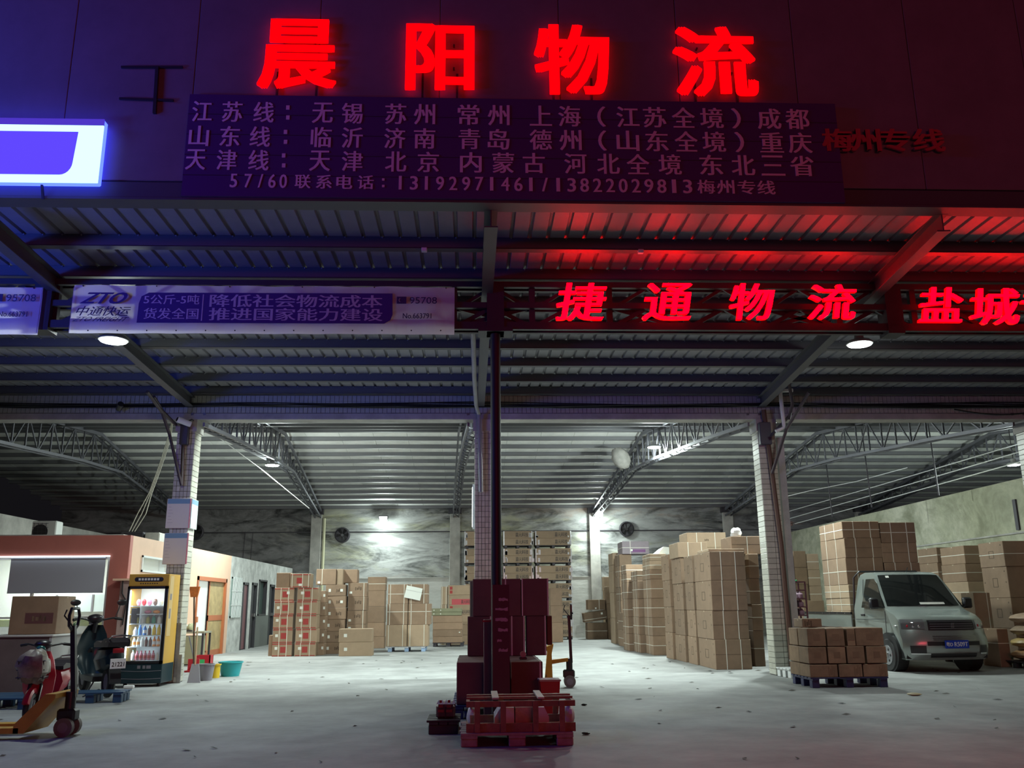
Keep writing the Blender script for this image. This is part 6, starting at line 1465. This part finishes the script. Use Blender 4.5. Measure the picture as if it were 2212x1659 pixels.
for u, v, lb_ in ((740, 1156, 'black round exhaust fan on the back wall above the brown cartons'), (1353, 1143, 'sooty round exhaust fan on the back wall above the aisle stacks'), (424, 1150, 'round exhaust fan on the back wall beside the notice pillar')):
    p = atY(u, v, YB-.02); t = thing('exhaust_fan', lb_, 'fan', p)
    MB().lathe([(.27,0),(.30,.02),(.30,.08),(.25,.10),(.25,.02)], (0,0,0), 22, Matrix.Translation(p) @ Matrix.Rotation(math.pi/2, 4, 'X')).build('fan_ring', m_steel_dk, t, True)
    MB().cyl(p, p+Vector((0,-.08,0)), .06, n=12).build('hub', m_blackp, t)
    for k in range(6):
        an = k*math.pi/3; d = Vector((math.cos(an), 0, math.sin(an))); e = Vector((-d.z, 0, d.x))
        MB().add([p+Vector((0,-.05,0))+d*.05-e*.03, p+Vector((0,-.03,0))+d*.05+e*.03, p+Vector((0,-.02,0))+d*.24+e*.08, p+Vector((0,-.06,0))+d*.24-e*.05], [(0,1,2,3)]).build('blade', m_black, t)
# hanging rods with ceiling fans over the truck bay
for u, v0, v1, Y, fan in ((1703, 1020, 1132, 30.0, True), (1795, 985, 1116, 27.0, False), (1880, 958, 1096, 24.0, False), (2025, 940, 1070, 22.0, False)):
    b = atY(u+3, v1, Y); tz = roofz(Y)
    t = thing('ceiling_fan' if fan else 'drop_rod', 'ceiling fan on a long rod beyond the entrance pillar' if fan else f'thin rod hanging from the roof over the {("", "load on the truck", "truck cab", "stacks at the wall")[(1703,1795,1880,2025).index(u)]}', 'fan' if fan else 'rod', (b.x, Y, b.z), None if fan else 'rods hanging from the roof')
    MB().cyl(b, (b.x-.05, Y, tz+.03), .018, n=6).build('rod', m_steel_dk, t)
    if fan:
        MB().cyl(b+Vector((0,0,-.06)), b+Vector((0,0,.08)), .10, n=14).build('motor', mat('maroon_motor', (.12,.05,.05), .5), t, True)
        for k in range(3):
            an = .4+k*2.094; d = Vector((math.cos(an), math.sin(an), 0)); e = Vector((-d.y, d.x, 0))
            MB().add([b+d*.1-e*.04, b+d*.1+e*.04, b+d*.52+e*.07+Vector((0,0,.01)), b+d*.52-e*.06, *[x+Vector((0,0,.012)) for x in (b+d*.1-e*.04, b+d*.1+e*.04, b+d*.52+e*.07, b+d*.52-e*.06)]], [(0,3,2,1),(4,5,6,7),(0,1,5,4),(1,2,6,5),(2,3,7,6),(3,0,4,7)]).build('blade', mat('maroon_motor', (.12,.05,.05), .5), t)
for k, (v0, v1) in enumerate(((1108, 950), (1124, 968), (1138, 990))):
    a = atX(1690, v0, 11.0) if False else atY(1692, v0, 33.5); b = atY(2230, v1, 20.0)
    o = MB().tube([a, a.lerp(b, .5)+Vector((0,0,-.02)), b], .014, 5).build('tension_wire', m_white); tag(o, f'{("upper","middle","lower")[k]} pale wire strung above the yellowed wall over the truck bay', 'wire', 'strung wires')
w = [atY(u, v, 26) for u, v in ((1688, 1075), (1750, 1060), (1850, 1040), (1960, 1010))]
o = MB().tube(w, .01, 5).build('tension_wire', m_white); tag(o, 'slack pale wire crossing under the roof behind the hanging rods', 'wire')
o = MB().tube([atY(u, v, 24) for u, v in ((455, 932), (560, 1010), (668, 1098))], .012, 5).build('tension_wire', m_white); tag(o, 'pale wire slanting under the roof beside the office-side truss lamp', 'wire')
o = MB().blob((0,0,0), (.26,.22,.34), 14, 10, .08).build('stuffed_sack', mat('grey_sackcloth', (.24,.23,.21), .8, var=.3, scale=6), None, True); o.location = atY(1341, 990, 25.8); o.rotation_euler = (0, -.5, 0); tag(o, 'grey stuffed sack wedged up in the truss over the aisle', 'sack')
# ---- litter on the floor
mb = MB(); rr = random.Random(5)
for k in range(150):
    x, y = rr.uniform(-6, 9), rr.uniform(7.4, 22)
    if -1 < x < 1.6 and y < 13: continue
    a = rr.uniform(0, 6.28); L = rr.uniform(.02, .07); w = L*rr.uniform(.2, .6); d = Vector((math.cos(a), math.sin(a), 0)); e = Vector((-d.y, d.x, 0)); c = Vector((x, y, .004))
    mb.add([c-d*L, c+e*w+Vector((0,0,.012)), c+d*L+Vector((0,0,.006)), c-e*w], [(0,1,2),(0,2,3)])
o = mb.build('floor_litter', mat('dry_litter', (.06,.05,.04), .8)); tag(o, 'scattered dry leaf scraps over the concrete floor', 'litter', None, 'stuff')
q = gnd(1975, 1503); o = MB().blob((0,0,.02), (.09,.04,.02), 10, 6, .15).build('crushed_cup', mat('gold_paper', (.45,.38,.22), .4), None, True); o.location = (q.x, q.y, 0); o.rotation_euler = (0,0,-.3); tag(o, 'crushed pale paper cup lying on the open floor before the truck', 'cup')
for i, (u, v, lb_) in enumerate(((1265, 1587, 'dark dropping beside the pale pallet on the open floor'), (1262, 1524, 'small dark lump on the floor beyond the wooden crate'))):
    q = gnd(u, v); o = MB().blob((0,0,.012), (.04,.025,.012), 8, 5, .2).build('dark_lump', m_black, None, True); o.location = q; tag(o, lb_.replace('dropping', 'lump'), 'lump')
